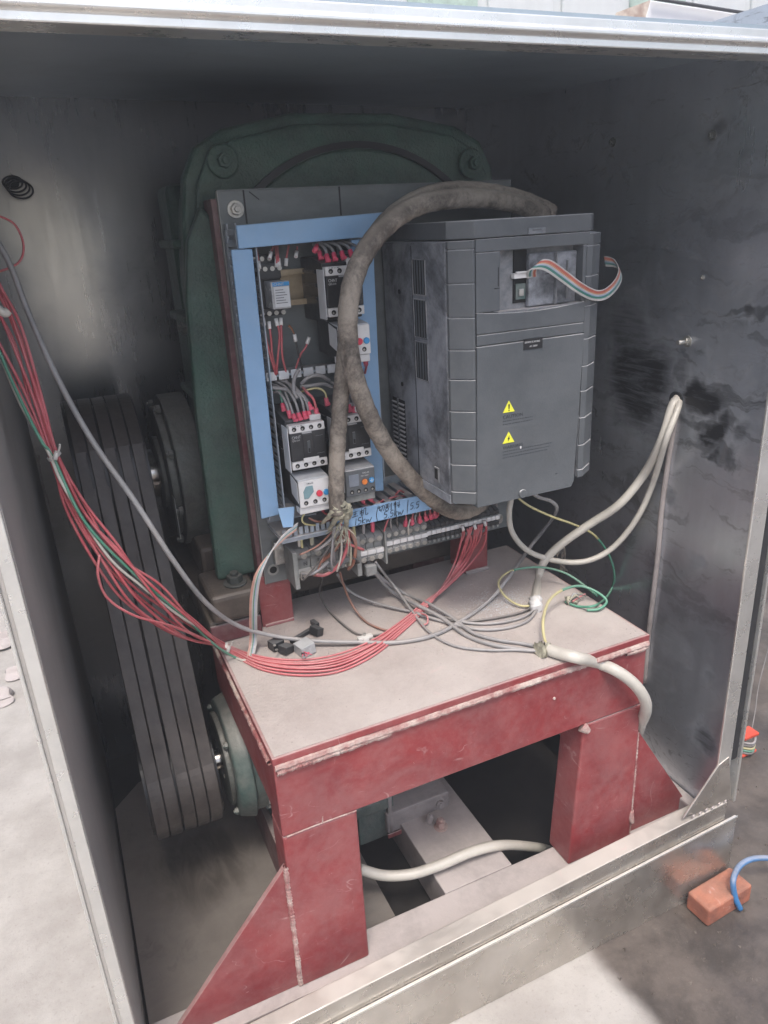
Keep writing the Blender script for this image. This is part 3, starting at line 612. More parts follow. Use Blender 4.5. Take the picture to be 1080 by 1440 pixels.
for i in range(13): g.box(.372+i*.0175, .372+i*.0175+.011, .2655, PY-.004, DZ1-.002, DZ1-.0004)
obj('duct_body', g, 'duct_grey', d4, bevel=.0006)
g = G()
for i in range(10): g.box(.292+i*.0078, .292+i*.0078+.005, .270, .2715, DZ0-.002, DZ1-.012)
g.box(.290, .367, .270, .2715, DZ0-.006, DZ0-.002); g.box(.29, .367, .2715, PY-.004, DZ0-.004, DZ0-.002); obj('open_fingers', g, 'duct_grey', d4)
g = G().box(.302, .345, .255, .268, .6675, .6685); obj('bent_finger', G().hexa([(0.2868,0.2620,0.6910), (0.3098,0.2620,0.6892), (0.3030,0.2550,0.6639), (0.2896,0.2550,0.6659)], [(0.2892,0.2680,0.6875), (0.3124,0.2680,0.6857), (0.3056,0.2610,0.6612), (0.2921,0.2610,0.6632)]), 'duct', d4, bevel=.0006)
obj('grey_flap', G().hexa([(0.3053,0.3000,0.6819), (0.3476,0.3000,0.6763), (0.3431,0.2750,0.6677), (0.3022,0.2750,0.6703)], [(0.3064,0.3050,0.6780), (0.3490,0.3050,0.6723), (0.3445,0.2800,0.6637), (0.3033,0.2800,0.6663)]), 'duct_grey', d4, bevel=.0006)
# handwriting: strokes of a black marker on the blue face (face coordinates, mm)
def strokes(lst, ox, oz, s, shear=0.12, r=.00042):
    g = G()
    for st_ in lst:
        pts = [(ox+(x+shear*z)*s, .2612, oz+z*s+x*s*.05) for x, z in st_]
        g.tube(pts, r, n=5, res=3)
    return g
zhu = [[(4, 10), (5, 9)], [(1, 7.5), (8, 8)], [(2, 4.5), (7.5, 5)], [(0, 1), (9, 1.6)], [(4.6, 8), (4.6, 1)]]
ji = [[(0, 6.5), (4, 7)], [(2.2, 10), (2.2, 0)], [(2, 6), (0, 3)], [(2.5, 5.5), (4, 4)], [(5.5, 9), (5, 4), (3.8, 0)], [(5.5, 9), (8, 9.2), (8, 1), (11, 1), (11, 2.5)]]
qie = [[(0, 6), (5, 7)], [(2.2, 9), (2.2, 2), (4.5, 3.4)], [(5, 7.6), (9.5, 8), (9, 1), (7.6, 1.6)], [(7, 7.6), (6, 3), (4.4, 0)]]
ge = [[(0, 9), (6.5, 9.4)], [(1, 7), (6, 7.3)], [(3.4, 9), (3.4, 4)], [(.5, 5), (6.4, 5.4)], [(1.4, 3.5), (1.4, 0), (5.2, 0), (5.2, 3.4), (1.4, 3.5)], [(8, 8), (8, 3)], [(10, 9.6), (10, 0), (8.8, .8)]]
liao = [[(0, 6), (5, 6.3)], [(2.6, 10), (2.6, 0)], [(1, 9), (1.6, 7.4)], [(4.4, 9), (3.6, 7.4)], [(6.5, 8.6), (7.6, 7.6)], [(6.3, 6.2), (7.4, 5.2)], [(5.6, 3.2), (11, 4)], [(9.2, 10), (9.2, 0)]]
d_1 = [[(1, 9), (.6, 0)]]; d_5 = [[(5, 9), (1.4, 9), (1, 5.2), (4, 5.4), (4.6, 2.6), (2.4, .2), (.4, 1)]]
k_ = [[(0, 10), (0, 0)], [(4, 6), (0, 3), (4, 0)]]; w_l = [[(0, 5.5), (1.2, 0), (3, 4.5), (4.8, 0), (8, 5.8)]]
s = .00115; x0 = .3885; z1 = .6555; z2 = .6445
for sym, ox, oz, sc in ((zhu, 0, z1, s*.85), (ji, .0115, z1, s*.95), (d_1, .004, z2, s*.9), (d_5, .0075, z2, s*.9), (k_, .0145, z2, s*.9), (w_l, .0200, z2, s*.9),
                        (qie, .039, z1+.0005, s*.85), (ge, .0495, z1+.0005, s*.85), (liao, .062, z1+.0005, s*.85), (d_5, .047, z2+.0005, s*.9), ([[(0, 0), (.5, .4)]], .0542, z2+.0005, s), (d_5, .0565, z2+.0005, s*.9), (k_, .0635, z2+.0005, s*.9), (w_l, .069, z2+.0005, s*.9),
                        (d_5, .088, z2+.005, s*.9), ([[(0, 0), (.5, .4)]], .0945, z2+.005, s), (d_5, .097, z2+.005, s*.9), ([[(0, 0), (0, 19)]], -.0065, DZ0+.001, s), ([[(0, 0), (-2, 8), (0, 19)]], .0375, DZ0+.001, s), ([[(0, 0), (0, 17)]], .0835, DZ0+.003, s)):
    obj('handwriting', strokes(sym, x0+ox, oz, sc), 'ink', d4)
d5 = thing('cable_duct', 'grey open duct fingers between upper and middle rows of switchgear', 'cable duct', (.345, .32, .852))
obj('duct_body', G().box(.296, .425, .296, PY-.0002, .853, .856), 'duct_grey', d5, bevel=.0006)
for i in range(7): obj('finger', G().box(.300+i*.0165, .3135+i*.0165, .2935, .2955, .8495, .8605), 'label', d5, bevel=.0006)
# ================================================================ contactors
def contactor(label):
    """origin = lower left corner of the front face; 46 mm wide, 58 mm high"""
    t = thing('contactor', label, 'contactor', (0, 0, 0), 'contactors on the panel')
    W, H = .047, .058
    obj('base', G().prism([(.010, -.004), (.010, .062), (.045, .068), (.088, .068), (.088, -.008), (.04, -.008)], 'x', -.001, W+.001), 'black', t, bevel=.0012)
    for z in (.018, .034, .050): obj('side_rib', G().box(-.0035, -.001, .03, .075, z, z+.004), 'black', t, bevel=.0006)
    obj('front_block', G().box(.0, W, .0, .010, .011, H-.0105), 'black', t, bevel=.001)
    obj('side_label', G().box(-.0022, -.0012, .002, .026, -.003, .055), 'label', t)
    for z0, z1, nm in ((H-.0103, H, 'upper_terminals'), (0, .0105, 'lower_terminals')):
        obj(nm, G().box(0, W, -.0006, .013, z0, z1), 'white', t, bevel=.0008)
    obj('aux_terminal', G().box(W-.016, W-.001, .008, .035, H+.0002, H+.008), 'white', t, bevel=.0012)
    for k in range(4):
        x = .0065+k*.0112
        for z in (H-.0052, .0052):
            obj('terminal_hole', G().cyl((x, -.0011, z), (x, -.0005, z), .0029, n=14), 'dark', t); obj('terminal_screw', G().cyl((x-.0006, -.0014, z-.0006), (x-.0006, -.0010, z-.0006), .0013, n=10), 'screw', t)
    obj('centre_window', G().box(.0165, .0305, -.0012, 0, .0145, .0445), 'black', t, bevel=.0008)
    obj('window_frame', G().box(.0215, .0255, -.0022, -.0011, .020, .036), 'vfd', t, bevel=.0005)
    obj('actuator', G().box(.0225, .0245, -.0030, -.0021, .0215, .0265), 'dark', t)
    obj('marker_tag', G().box(.0145, .0355, -.0035, -.0012, .0085, .0145), 'white', t, bevel=.0006)
    obj('top_clip', G().box(.016, .029, -.0016, .002, .0455, .0475), 'clear', t, bevel=.0005)
    for z in (.040, .017): obj('grid_line', G().box(.034, .044, -.0004, 0, z, z+.0006), 'vfd', t)
    for x, z, sz in ((.0025, .0405, .0052),): text('CHNT', sz, (x, -.0004, z), 'print_white', t, sx=.8)
    text('CJX2-1210', .0030, (.0025, -.0004, .0372), 'print_white', t, sx=.75)
    text('L1   L2   L3   NO', .0019, (.004, -.0009, .0559), 'ink', t)
    return t
c2 = contactor('black and white contactor in the middle row, left of the hanging cable')
c1 = dup(c2, (.374, .250, .925), 'black and white contactor in the top row beside the small clear relay')
c3 = dup(c2, (.3715, .250, .743), 'black and white contactor in the middle row, half hidden behind the hanging cable')
c2.location = (.3095, .250, .7415)
# ================================================================ overload relays
def overload(label, kind):
    t = thing('overload_relay', label, 'overload relay', (0, 0, 0), 'overload relays on the panel'); W, H = .042, .036
    fm = 'white' if kind == 'white' else 'vfd'
    obj('body', G().prism([(.003, 0), (.003, H-.001), (.035, H+.004), (.075, H+.004), (.075, -.002), (.03, -.004)], 'x', 0, W), 'black' if kind == 'white' else 'grey_plastic', t, bevel=.001)
    obj('top_face', G().hexa([(.0005, .003, H-.0005), (W-.0005, .003, H-.0005), (W-.0005, .06, H+.0045), (.0005, .06, H+.0045)], [(.0005, .003, H+.001), (W-.0005, .003, H+.001), (W-.0005, .06, H+.006), (.0005, .06, H+.006)]), 'label' if kind == 'white' else 'clear', t)
    obj('front_plate', G().box(0, W, 0, .0035, 0, H), fm, t, bevel=.0012)
    obj('side_label', G().hexa([(-.001, .004, .006), (-.001, .030, .012), (-.001, .030, .038), (-.001, .004, .033)], [(-.0003, .004, .006), (-.0003, .030, .012), (-.0003, .030, .038), (-.0003, .004, .033)]), 'label', t)
    obj('lower_block', G().box(.0, W, .004, .02, -.010, -.0005), 'white' if kind == 'white' else 'grey_plastic', t, bevel=.001)
    for k in range(3 if kind == 'white' else 4):
        x = .008+k*(.0125 if kind == 'white' else .0098)
        obj('terminal_hole', G().cyl((x, -.0006, .0062), (x, 0, .0062), .0029, n=14), 'dark', t)
        obj('terminal_screw', G().cyl((x-.0005, -.001, .0058), (x-.0005, -.0005, .0058), .0014, n=10), 'screw', t)
    if kind == 'white':
        obj('window', G().prism([(.006, .012), (.0115, .012), (.0195, .020), (.0185, .0285), (.0095, .0285), (.0055, .022)], 'y', -.0012, 0), 'teal', t, bevel=.0005)
        obj('reset_button', G().cyl((.0265, -.0035, .0165), (.0265, 0, .0165), .0042, n=18), 'btn_red', t, bevel=.0008)
        obj('dial', G().cyl((.0362, -.0025, .0165), (.0362, 0, .0165), .0040, n=18), 'btn_blue', t, bevel=.0006)
        text('NR2-25', .0028, (.011, -.0003, .0308), 'ink_soft', t)
    else:
        obj('window', G().box(.004, .0185, -.0012, 0, .0135, .0300), 'screen', t, bevel=.0006)
        obj('reset_button', G().cyl((.0262, -.0030, .0180), (.0262, 0, .0180), .0044, n=6, smooth=False), 'btn_orange', t, bevel=.0012)
        obj('dial', G().cyl((.0362, -.0022, .0185), (.0362, 0, .0185), .0038, n=18), 'btn_blue', t, bevel=.0005)
        obj('dial_slot', G().box(.0335, .0389, -.0026, -.0021, .0182, .0188), 'white', t); obj('dial_slot', G().box(.0359, .0365, -.0026, -.0021, .0158, .0212), 'white', t)
        text('NR2-25', .0030, (.024, -.0003, .0290), 'print_white', t); text('TEST RESET', .0022, (.0215, -.0003, .0253), 'print_white', t)
    return t
o2 = overload('white overload relay with red button below the left middle contactor', 'white')
o1 = dup(o2, (.3805, .24, .8775), 'white overload relay with red and blue dials under the top contactor')
o2.location = (.3115, .24, .6925)
o3 = overload('dark grey overload relay with orange and blue buttons behind the hanging cable', 'grey')
o3.location = (.3755, .24, .6945)
# ================================================================ small relay on its socket
rl = thing('small_relay', 'small clear plug-in relay with a blue brand strip', 'relay', (.31, .3, .935))
rs = obj('socket', G().box(.300, .334, .302, PY-.002, .928, 1.000), 'black', rl, bevel=.0015)
obj('socket_step', G().box(.3015, .3325, .293, .302, .972, .990), 'black', rl, bevel=.001)
obj('socket_step', G().box(.3015, .3325, .295, .302, .930, .937), 'black', rl, bevel=.001)
obj('cube', G().box(.3115, .3345, .270, .302, .9385, .9700), 'clear', rl, bevel=.0012)
obj('brand_strip', G().box(.3135, .3340, .2692, .2699, .9648, .9692), 'brand_blue', rl); text('CHNT', .0042, (.3145, .2690, .9655), 'print_white', rl, sx=1.1)
obj('print_patch', G().box(.3145, .3335, .2692, .2699, .9405, .9640), 'label', rl)
for i, z in enumerate((.960, .957, .954, .951, .948, .945)): obj('print_line', G().box(.316, .320+.002*(i % 3)+.006, .2688, .2691, z, z+.0007), 'ink_soft', rl)
for x in (.304, .313, .322, .331):
    for z, y in ((.9955, .3018), (.984, .2928), (.932, .2948)): obj('terminal_screw', G().cyl((x, y-.0012, z), (x, y, z), .0028, n=12), 'screw', rl)
# ================================================================ terminal blocks
def tblock(n, x0, x1, z0, z1, y0, label, nm, strip=None, m='grey_plastic', screws=True, m_strip='white', zs=.5):
    t = thing(nm, label, 'terminal block', (x0, y0, z0)); w_ = (x1-x0)/n
    for k in range(n):
        a = x0+k*w_; b = a+w_-.0008
        q = obj('terminal', G().prism([(y0+.012, z0), (y0, z0+.006), (y0, z0+.012), (y0+.006, z0+(z1-z0)*.36), (y0+.006, z0+(z1-z0)*.66), (y0, z1-.010), (y0, z1-.004), (y0+.010, z1), (PY-.013, z1), (PY-.013, z0)], 'x', a, b), m, t, bevel=.0005)
        if screws:
            r = min(.0042, w_*.3)
            for z in (z0+.009, z1-.008):
                obj('terminal_screw', G().cyl(((a+b)/2, y0-.0012, z), ((a+b)/2, y0+.003, z), r, n=14).box((a+b)/2-r*.8, (a+b)/2+r*.8, y0-.0018, y0-.001, z-.0004, z+.0004), 'screw', q)
    if strip:
        for k in range(n):
            a = x0+k*w_
            obj('number_tag', G().box(a+.0002, a+w_-.0006, y0-.0015, y0+.0055, z0+(z1-z0)*zs-.0035, z0+(z1-z0)*zs+.0035), m_strip, t, bevel=.0008)
    return t
t1 = tblock(4, .313, .398, .566, .612, .288, 'large grey power terminal block with N marked, at the frayed cable end', 'power_terminal_block')
obj('end_plate', G().box(.3055, .3125, .282, PY-.013, .558, .614), 'grey_plastic', t1, bevel=.001)
obj('end_plate', G().box(.3985, .4055, .280, PY-.013, .556, .618), 'grey_plastic', t1, bevel=.001)
text('N', .008, (.323, .2935, .5865), 'ink', t1); text('R', .008, (.344, .2935, .5875), 'ink', t1)
t2 = tblock(3, .4065, .4460, .566, .612, .290, 'three wide terminals with white tags right of the frayed cable', 'terminal_strip', strip=True, zs=.42)
obj('end_plate', G().box(.4462, .4492, .286, PY-.013, .562, .614), 'grey_plastic', t2, bevel=.0008)
t3 = tblock(6, .4500, .5190, .570, .612, .292, 'six middle terminals with white number tags below the handwriting', 'terminal_strip', strip=True, zs=.5)
t4 = tblock(16, .5195, .6480, .572, .606, .296, 'long row of narrow terminals under a white strip below the drive', 'terminal_strip', strip=True, m='black', screws=False, zs=.55)
for i in range(16): obj('wire_clamp', G().box(.5207+i*.00803, .5245+i*.00803, .2935, .297, .5745, .5785), 'grey_plastic', t4, bevel=.0005)
jb = G().box(.414, .432, .286, .30, .548, .5645); tag(obj('rubber_plug', jb, 'grey_plastic', bevel=.003), 'dirty grey plug block hanging under the wide terminals', 'plug')
# ================================================================ variable frequency drive
vf = thing('frequency_drive', 'large charcoal frequency drive with yellow warning triangles and open keypad bay', 'drive', (.59, .34, .69))
Y0, YR = .136, .160
obj('housing', G().box(.4865, .701, YR+.001, .334, .700, 1.0045), 'vfd_side', vf, bevel=.002)
obj('lower_step', G().box(.4865, .664, YR+.001, .30, .688, .6995), 'vfd_side', vf, bevel=.001)
obj('hood', G().prism([(.488, YR+.001), (.511, .1372), (.672, .1372), (.687, .152), (.687, .30), (.488, .30)], 'z', 1.0062, 1.0255), 'vfd', vf, bevel=.0012)
obj('hood_front', G().box(.5125, .6705, Y0+.0008, Y0+.010, .9915, 1.0052), 'vfd', vf, bevel=.0006)
# front: upper frame round the keypad bay
obj('bay_left', G().box(.5125, .5445, Y0+.0006, Y0+.03, .9255, .9908), 'vfd', vf, bevel=.0008)
obj('bay_right', G().box(.6615, .6665, Y0+.0006, Y0+.03, .9255, .9908), 'vfd', vf, bevel=.0008)
n = 14
arc = [(.5127+(.6665-.5127)*i/n, .9255-.0045*math.sin(math.pi*i/n)) for i in range(n+1)]
obj('middle_band', G().prism(arc+[(.6665, .9010), (.5127, .9010)], 'y', Y0, Y0+.03), 'vfd', vf, bevel=.0008)
arc2 = [(.5127+(.6665-.5127)*i/n, .9912-.0+.0035*math.sin(math.pi*i/n)) for i in range(n+1)]
obj('lower_band', G().box(.5127, .6665, Y0, Y0+.03, .8880, .9000), 'vfd', vf, bevel=.0008)
bay = obj('keypad_bay', G().box(.5445, .6615, YR-.004, YR, .921, .9985), 'vfd_recess', vf)
obj('bay_floor', G().box(.5445, .6615, Y0+.004, YR-.004, .9215, .9235), 'vfd_recess', vf)
obj('bay_panel', G().box(.592, .6612, YR-.012, YR-.004, .925, .985), 'vfd_side', vf, bevel=.0015)
obj('bay_rib', G().box(.628, .6295, YR-.017, YR-.012, .925, .985), 'vfd_recess', vf, bevel=.0005)
obj('bay_rib', G().box(.6455, .647, YR-.015, YR-.012, .930, .975), 'vfd_recess', vf, bevel=.0005)
p = (0.5950,0.1520,0.9543)
obj('socket_slot', G().box(.5745, .5925, YR-.006, YR-.0035, .930, .990), 'dark', vf)
obj('circuit_board', G().box(.577, .5905, YR-.0075, YR-.006, .934, .952), mat('dark_green_board', (.03, .10, .09), .4, side=.3), vf)
obj('board_chip', G().box(.5805, .587, YR-.0095, YR-.0075, .938, .946), 'screw', vf, bevel=.0005)
obj('socket_plug', G().box(.5705, .5955, YR-.013, YR-.006, .9585, .9645), 'white', vf, bevel=.0006)
obj('socket_lip', G().box(.572, .5935, YR-.016, YR-.013, .9645, .9665), 'white', vf, bevel=.0004)
for x0, z0 in ((.537, .9505), (.6145, .9605)):
    obj('latch_slot', G().box(x0, x0+.0065, Y0-.0002 if x0 < .55 else YR-.0125, Y0+.0006 if x0 < .55 else YR-.012, z0, z0+.0008), 'ink', vf)
obj('latch_groove', G().box(.5415, .5424, Y0+.0002, Y0+.0006, .953, .974), 'ink', vf)
obj('badge_recess', G().box(.582, .6055, Y0-.0002, Y0+.0009, 1.0070, 1.0135), 'vfd_recess', vf); obj('badge', G().box(.5835, .604, Y0+.0001, Y0+.0004, 1.0085, 1.0125), 'label', vf)
obj('badge_mark', G().box(.5875, .5995, Y0-.0007, Y0, 1.0105, 1.0118), 'vfd', vf)
# lower cover with slightly tapering sides
obj('lower_cover', G().prism([(.5122, .8868), (.6668, .8868), (.6600, .694), (.6560, .6865), (.5108, .6865)], 'y', Y0-.0012, Y0+.02), 'vfd', vf, bevel=.0008)
obj('cover_latch', G().cyl((.578, Y0-.004, .693), (.578, Y0, .693), .006, .005, n=18), 'vfd', vf, bevel=.001)
obj('label_plate', G().box(.5765, .6035, Y0-.0022, Y0-.0013, .8765, .8895), 'ink', vf)
text('SERVICE EL.WORKS', .0031, (.5775, Y0-.0024, .8843), 'print_white', vf, sx=.82); text('AC 380V', .0030, (.5845, Y0-.0024, .8793), 'print_white', vf)
for zc, nm in ((.8035, 'caution'), (.7645, 'warning')):
    tri = obj('warning_sticker', G().prism([(.5475, zc), (.5648, zc), (.5562, zc+.0145)], 'y', Y0-.0019, Y0-.0013), 'yellow', vf, bevel=.0002)
    if nm == 'caution':
        obj('exclamation_mark', G().prism([(.5555, zc+.0042), (.5569, zc+.0042), (.5573, zc+.0100), (.5551, zc+.0100)], 'y', Y0-.0022, Y0-.0019).box(.5554, .557, Y0-.0022, Y0-.0019, zc+.0018, zc+.0032), 'ink', vf)
        text('CAUTION', .0062, (.5478, Y0-.0014, zc-.0075), 'ink_soft', vf, sx=1.05)
    else:
        obj('bolt_mark', G().prism([(.5572, zc+.0096), (.5545, zc+.0052), (.5560, zc+.0056), (.5548, zc+.0018), (.5582, zc+.0064), (.5566, zc+.0060)], 'y', Y0-.0022, Y0-.0019), 'ink', vf)
        text('WARNING', .0062, (.5478, Y0-.0014, zc-.0075), 'ink_soft', vf, sx=1.0)
    # fine print too small to read: broken dashes
    for row in range(2 if nm == 'caution' else 3):
        x = .5478; end = .592 if nm == 'caution' else .622-.003*row
        while x < end:
            wd = random.uniform(.0012, .0042)
            obj('fine_print', G().box(x, min(x+wd, end), Y0-.00145, Y0-.0013, zc-.0112-row*.0040, zc-.0102-row*.0040), 'ink_soft', vf); x += wd+random.uniform(.0006, .0011)
obj('paint_chip', G().box(.5735, .5752, Y0-.002, Y0-.0012, .7540, .7570), 'white', vf)
obj('small_mark', G().box(.630, .6325, Y0-.0016, Y0-.0012, .7095, .711), 'ink_soft', vf)
# ribbed corner panels
zl = [1.0040, .9955, .959, .921, .884, .849, .8105, .7755, .743, .707, .690]
for a, b in zip(zl[:-1], zl[1:]):
    if a-b < .012: continue
    obj('corner_panel', G().prism([(.4868, YR), (.4874, YR-.004), (.5085, Y0+.0012), (.5115, Y0+.0012), (.5115, YR)], 'z', b+.0007, a-.0007), 'vfd', vf, bevel=.0004, seg=1)
obj('corner_panel', G().prism([(.4868, YR), (.4874, YR-.004), (.5085, Y0+.0012), (.5115, Y0+.0012), (.5115, YR)], 'z', .9962, 1.0046), 'vfd', vf, bevel=.0004, seg=1)
zr = [1.0040, .990, .955, .920, .880, .846, .814, .779, .742, .708, .696]
for a, b in zip(zr[:-1], zr[1:]):
    obj('corner_panel', G().prism([(.7015, YR), (.7008, YR-.006), (.676, Y0+.0014), (.6675, Y0+.0014), (.6675, YR)], 'z', b+.0007, a-.0007), 'vfd', vf, bevel=.0004, seg=1)
obj('rib_backing', G().prism([(.4888, YR), (.4890, YR-.002), (.5090, Y0+.0035), (.512, Y0+.0035), (.512, YR)], 'z', .6905, 1.0036), 'vfd_side', vf)
obj('rib_backing', G().prism([(.6990, YR), (.6985, YR-.004), (.676, Y0+.0035), (.667, Y0+.0035), (.667, YR)], 'z', .6985, 1.0036), 'vfd_side', vf)
# left side: tall vent frames with bars, slats low at the back
XS = .4865
for z0, z1 in ((.957, 1.0), (.905, .953), (.852, .901)):
    a = (0.4865,0.2443,0.9547)[1]; b = (0.4865,0.2097,0.9562)[1]
    a, b = max(a, b), min(a, b)
    z0 -= .015; z1 -= .015
    obj('vent_frame', G().box(XS-.0012, XS+.0, b, b+.0012, z0, z1).box(XS-.0012, XS, a-.0012, a, z0, z1).box(XS-.0012, XS, b, a, z0, z0+.0016).box(XS-.0012, XS, b, a, z1-.0012, z1), 'vfd_recess', vf)
    obj('vent_opening', G().box(XS-.0003, XS-.0001, b+.001, a-.001, z0, z1), 'dark', vf)
    for k in range(4):
        y = b+(a-b)*(k+.7)/4.8; obj('vent_bar', G().box(XS-.0010, XS-.0004, y, y+(a-b)*.09, z0, z1), 'vfd', vf)
ya = (0.4865,0.2829,0.7639)[1]; yb = .322
obj('vent_opening', G().box(XS-.0004, XS-.0001, ya, yb, .715, .800), 'dark', vf)
for k in range(13):
    z = .717+k*.0064
    obj('vent_slat', G().hexa([(XS-.0006, ya, z), (XS-.0006, yb, z), (XS-.0024, yb, z-.0016), (XS-.0024, ya, z-.0016)], [(XS-.0004, ya, z+.0012), (XS-.0004, yb, z+.0012), (XS-.0022, yb, z-.0004), (XS-.0022, ya, z-.0004)]), 'vfd', vf)
obj('vent_post', G().box(XS-.0028, XS-.0004, (ya+yb)/2-.001, (ya+yb)/2+.001, .715, .800), 'vfd', vf)
obj('side_groove', G().box(XS-.0004, XS-.0001, .246, .2475, .70, 1.0), 'ink', vf)
p = (0.4865,0.1944,0.7212); obj('side_latch', G().box(XS-.0015, XS, p[1]-.006, p[1]+.006, p[2]-.012, p[2]+.008), 'vfd_recess', vf, bevel=.0006)
obj('latch_pocket', G().box(XS-.0019, XS-.0014, p[1]-.004, p[1]+.004, p[2]-.008, p[2]+.006), 'dark', vf)
for uv in ((0.4865,0.2843,0.9440), (0.4865,0.2882,0.8226)): obj('side_screw', G().cyl((XS-.001, uv[1], uv[2]), (XS, uv[1], uv[2]), .003, n=12), 'dark', vf)
# ================================================================ ribbon cables
def ribbon(path, wdir, cols, pitch, label, r=.00075):
    P = catmull(path, 10); t = thing('ribbon_cable', label, 'ribbon cable', tuple(P[0])); n = len(cols)
    for k, c in enumerate(cols):
        pts = []
        for i, p in enumerate(P):
            f = i/(len(P)-1)*(len(wdir)-1); j = min(int(f), len(wdir)-2); wv = Vector(wdir[j]).lerp(Vector(wdir[j+1]), f-j).normalized()
            pts.append(p+wv*(k-(n-1)/2)*pitch)
        obj('strand', G().tube(pts, r, n=6, raw=True), 'rb_'+c, t)
    return t
ribbon([(0.5976,0.1500,0.9574), (0.5918,0.1420,0.9653), (0.5920,0.1340,0.9726), (0.6051,0.1300,0.9718), (0.6256,0.1270,0.9585), (0.6486,0.1250,0.9431), (0.6756,0.1300,0.9323), (0.7032,0.1420,0.9310), (0.7381,0.1650,0.9382), (0.7573,0.1800,0.9495), (0.7622,0.1950,0.9612), (0.7557,0.2100,0.9649)],
       [(1, 0, 0), (1, 0, .2), (.5, -.5, .9), (.45, -.3, 1), (.2, -.3, 1), (0, -.4, 1), (0, .3, 1), (0, .5, 1), (-.2, .6, 1), (0, .3, 1)], ['white', 'white', 'teal', 'teal', 'blue', 'white', 'orange', 'red', 'red', 'white'], .00135, 'multicoloured ribbon cable looping out of the keypad bay of the drive', r=.0008)
ribbon([(0.3108,0.2620,0.6607), (0.2881,0.2550,0.6521), (0.2654,0.2500,0.6349), (0.2482,0.2500,0.6105), (0.2409,0.2600,0.5745), (0.2382,0.2700,0.5380), (0.2363,0.2800,0.4999), (0.2264,0.2662,0.4820)],
       [(.3, 0, .9), (.4, 0, .9), (.7, 0, .6), (1, 0, .2), (1, 0, 0), (1, 0, 0), (1, 0, 0), (1, 0, 0)], ['salmon', 'salmon', 'white', 'green', 'blue', 'white', 'white'], .0016, 'pale ribbon cable hanging from the bottom duct down to the red wire bundle', r=.00095)
# ================================================================ heavy rubber cables
h1 = obj('heavy_cable', G().tube([(0.6419,0.3250,0.6070),(0.6059,0.3000,0.6130),(0.5682,0.2780,0.6213),(0.5322,0.2620,0.6419),(0.4927,0.2500,0.6785),(0.4498,0.2350,0.7297),(0.4193,0.2250,0.7778),(0.3967,0.2150,0.8271),(0.3831,0.2100,0.8748),(0.3813,0.2080,0.9208),(0.3899,0.2080,0.9640),(0.4102,0.2080,0.9998),(0.4433,0.2120,1.0279),(0.4877,0.2220,1.0455),(0.5432,0.2350,1.0510),(0.6032,0.2500,1.0487),(0.6563,0.2650,1.0406),(0.7107,0.2850,1.0258)], .0118, n=16, res=10, wob=.045), 'rubber')
tag(h1, 'thick mud-caked cable looping from the drive top down to its lower left corner', 'cable')
h2t = thing('heavy_cable', 'thick dirty cable hanging down the middle of the panel to a frayed end', 'cable', (.385, .22, .66))
obj('sheath', G().tube([(0.3573,0.2320,0.6792),(0.3582,0.2300,0.7111),(0.3637,0.2320,0.7573),(0.3711,0.2340,0.8020),(0.3792,0.2360,0.8454),(0.3872,0.2360,0.8880),(0.3943,0.2340,0.9297),(0.4038,0.2300,0.9683),(0.4266,0.2300,1.0081),(0.4577,0.2320,1.0363),(0.5021,0.2400,1.0551),(0.5519,0.2500,1.0612),(0.6108,0.2620,1.0574),(0.6720,0.2800,1.0476),(0.7334,0.3000,1.0308)], .0103, n=16, res=10, wob=.05), 'rubber', h2t)
for k, (du, dv) in enumerate(((-14, 42), (-7, 50), (0, 30), (5, 46), (12, 52), (16, 40), (-2, 54), (9, 28))):
    a = [(0.3547,0.2250,0.6919),(0.3573,0.2250,0.6874),(0.3607,0.2250,0.6808),(0.3650,0.2240,0.6901),(0.3682,0.2260,0.6828),(0.3711,0.2300,0.6869),(0.3589,0.2350,0.6848),(0.3626,0.2220,0.6952)][k]
    d = (0.1002,1.0000,1.4151)
    b = (a[0]+du*.00082, a[1]+.03, a[2]-dv*.00085+.004)
    mid = ((a[0]+b[0])/2+random.uniform(-.003, .003), a[1]+.008, (a[2]+b[2])/2+.003)
    obj('frayed_fibre', G().tube([a, mid, b], (.0052, .0019), n=7, res=8, wob=.3), 'jute', h2t)
for m_, pth in (('wire_brown', [(0.3763,0.2500,0.6505),(0.3708,0.2620,0.6264),(0.3593,0.2750,0.6047),(0.3470,0.2850,0.5906)]), ('wire_red', [(0.3798,0.2550,0.6428),(0.3783,0.2620,0.6139),(0.3665,0.2700,0.5864),(0.3492,0.2780,0.5730),(0.3330,0.2860,0.5737)]), ('wire_grey', [(0.3582,0.2500,0.6545),(0.3591,0.2650,0.6226),(0.3641,0.2800,0.5884)]), ('wire_brown', [(0.3818,0.2550,0.6423),(0.3912,0.2620,0.6163),(0.3910,0.2750,0.5839),(0.3870,0.2870,0.5687)]), ('wire_grey', [(0.3541,0.2750,0.5929),(0.3284,0.2700,0.5839),(0.3165,0.2850,0.5805)])):
    obj('core', G().tube(pth, .0026, n=8), m_, h2t)
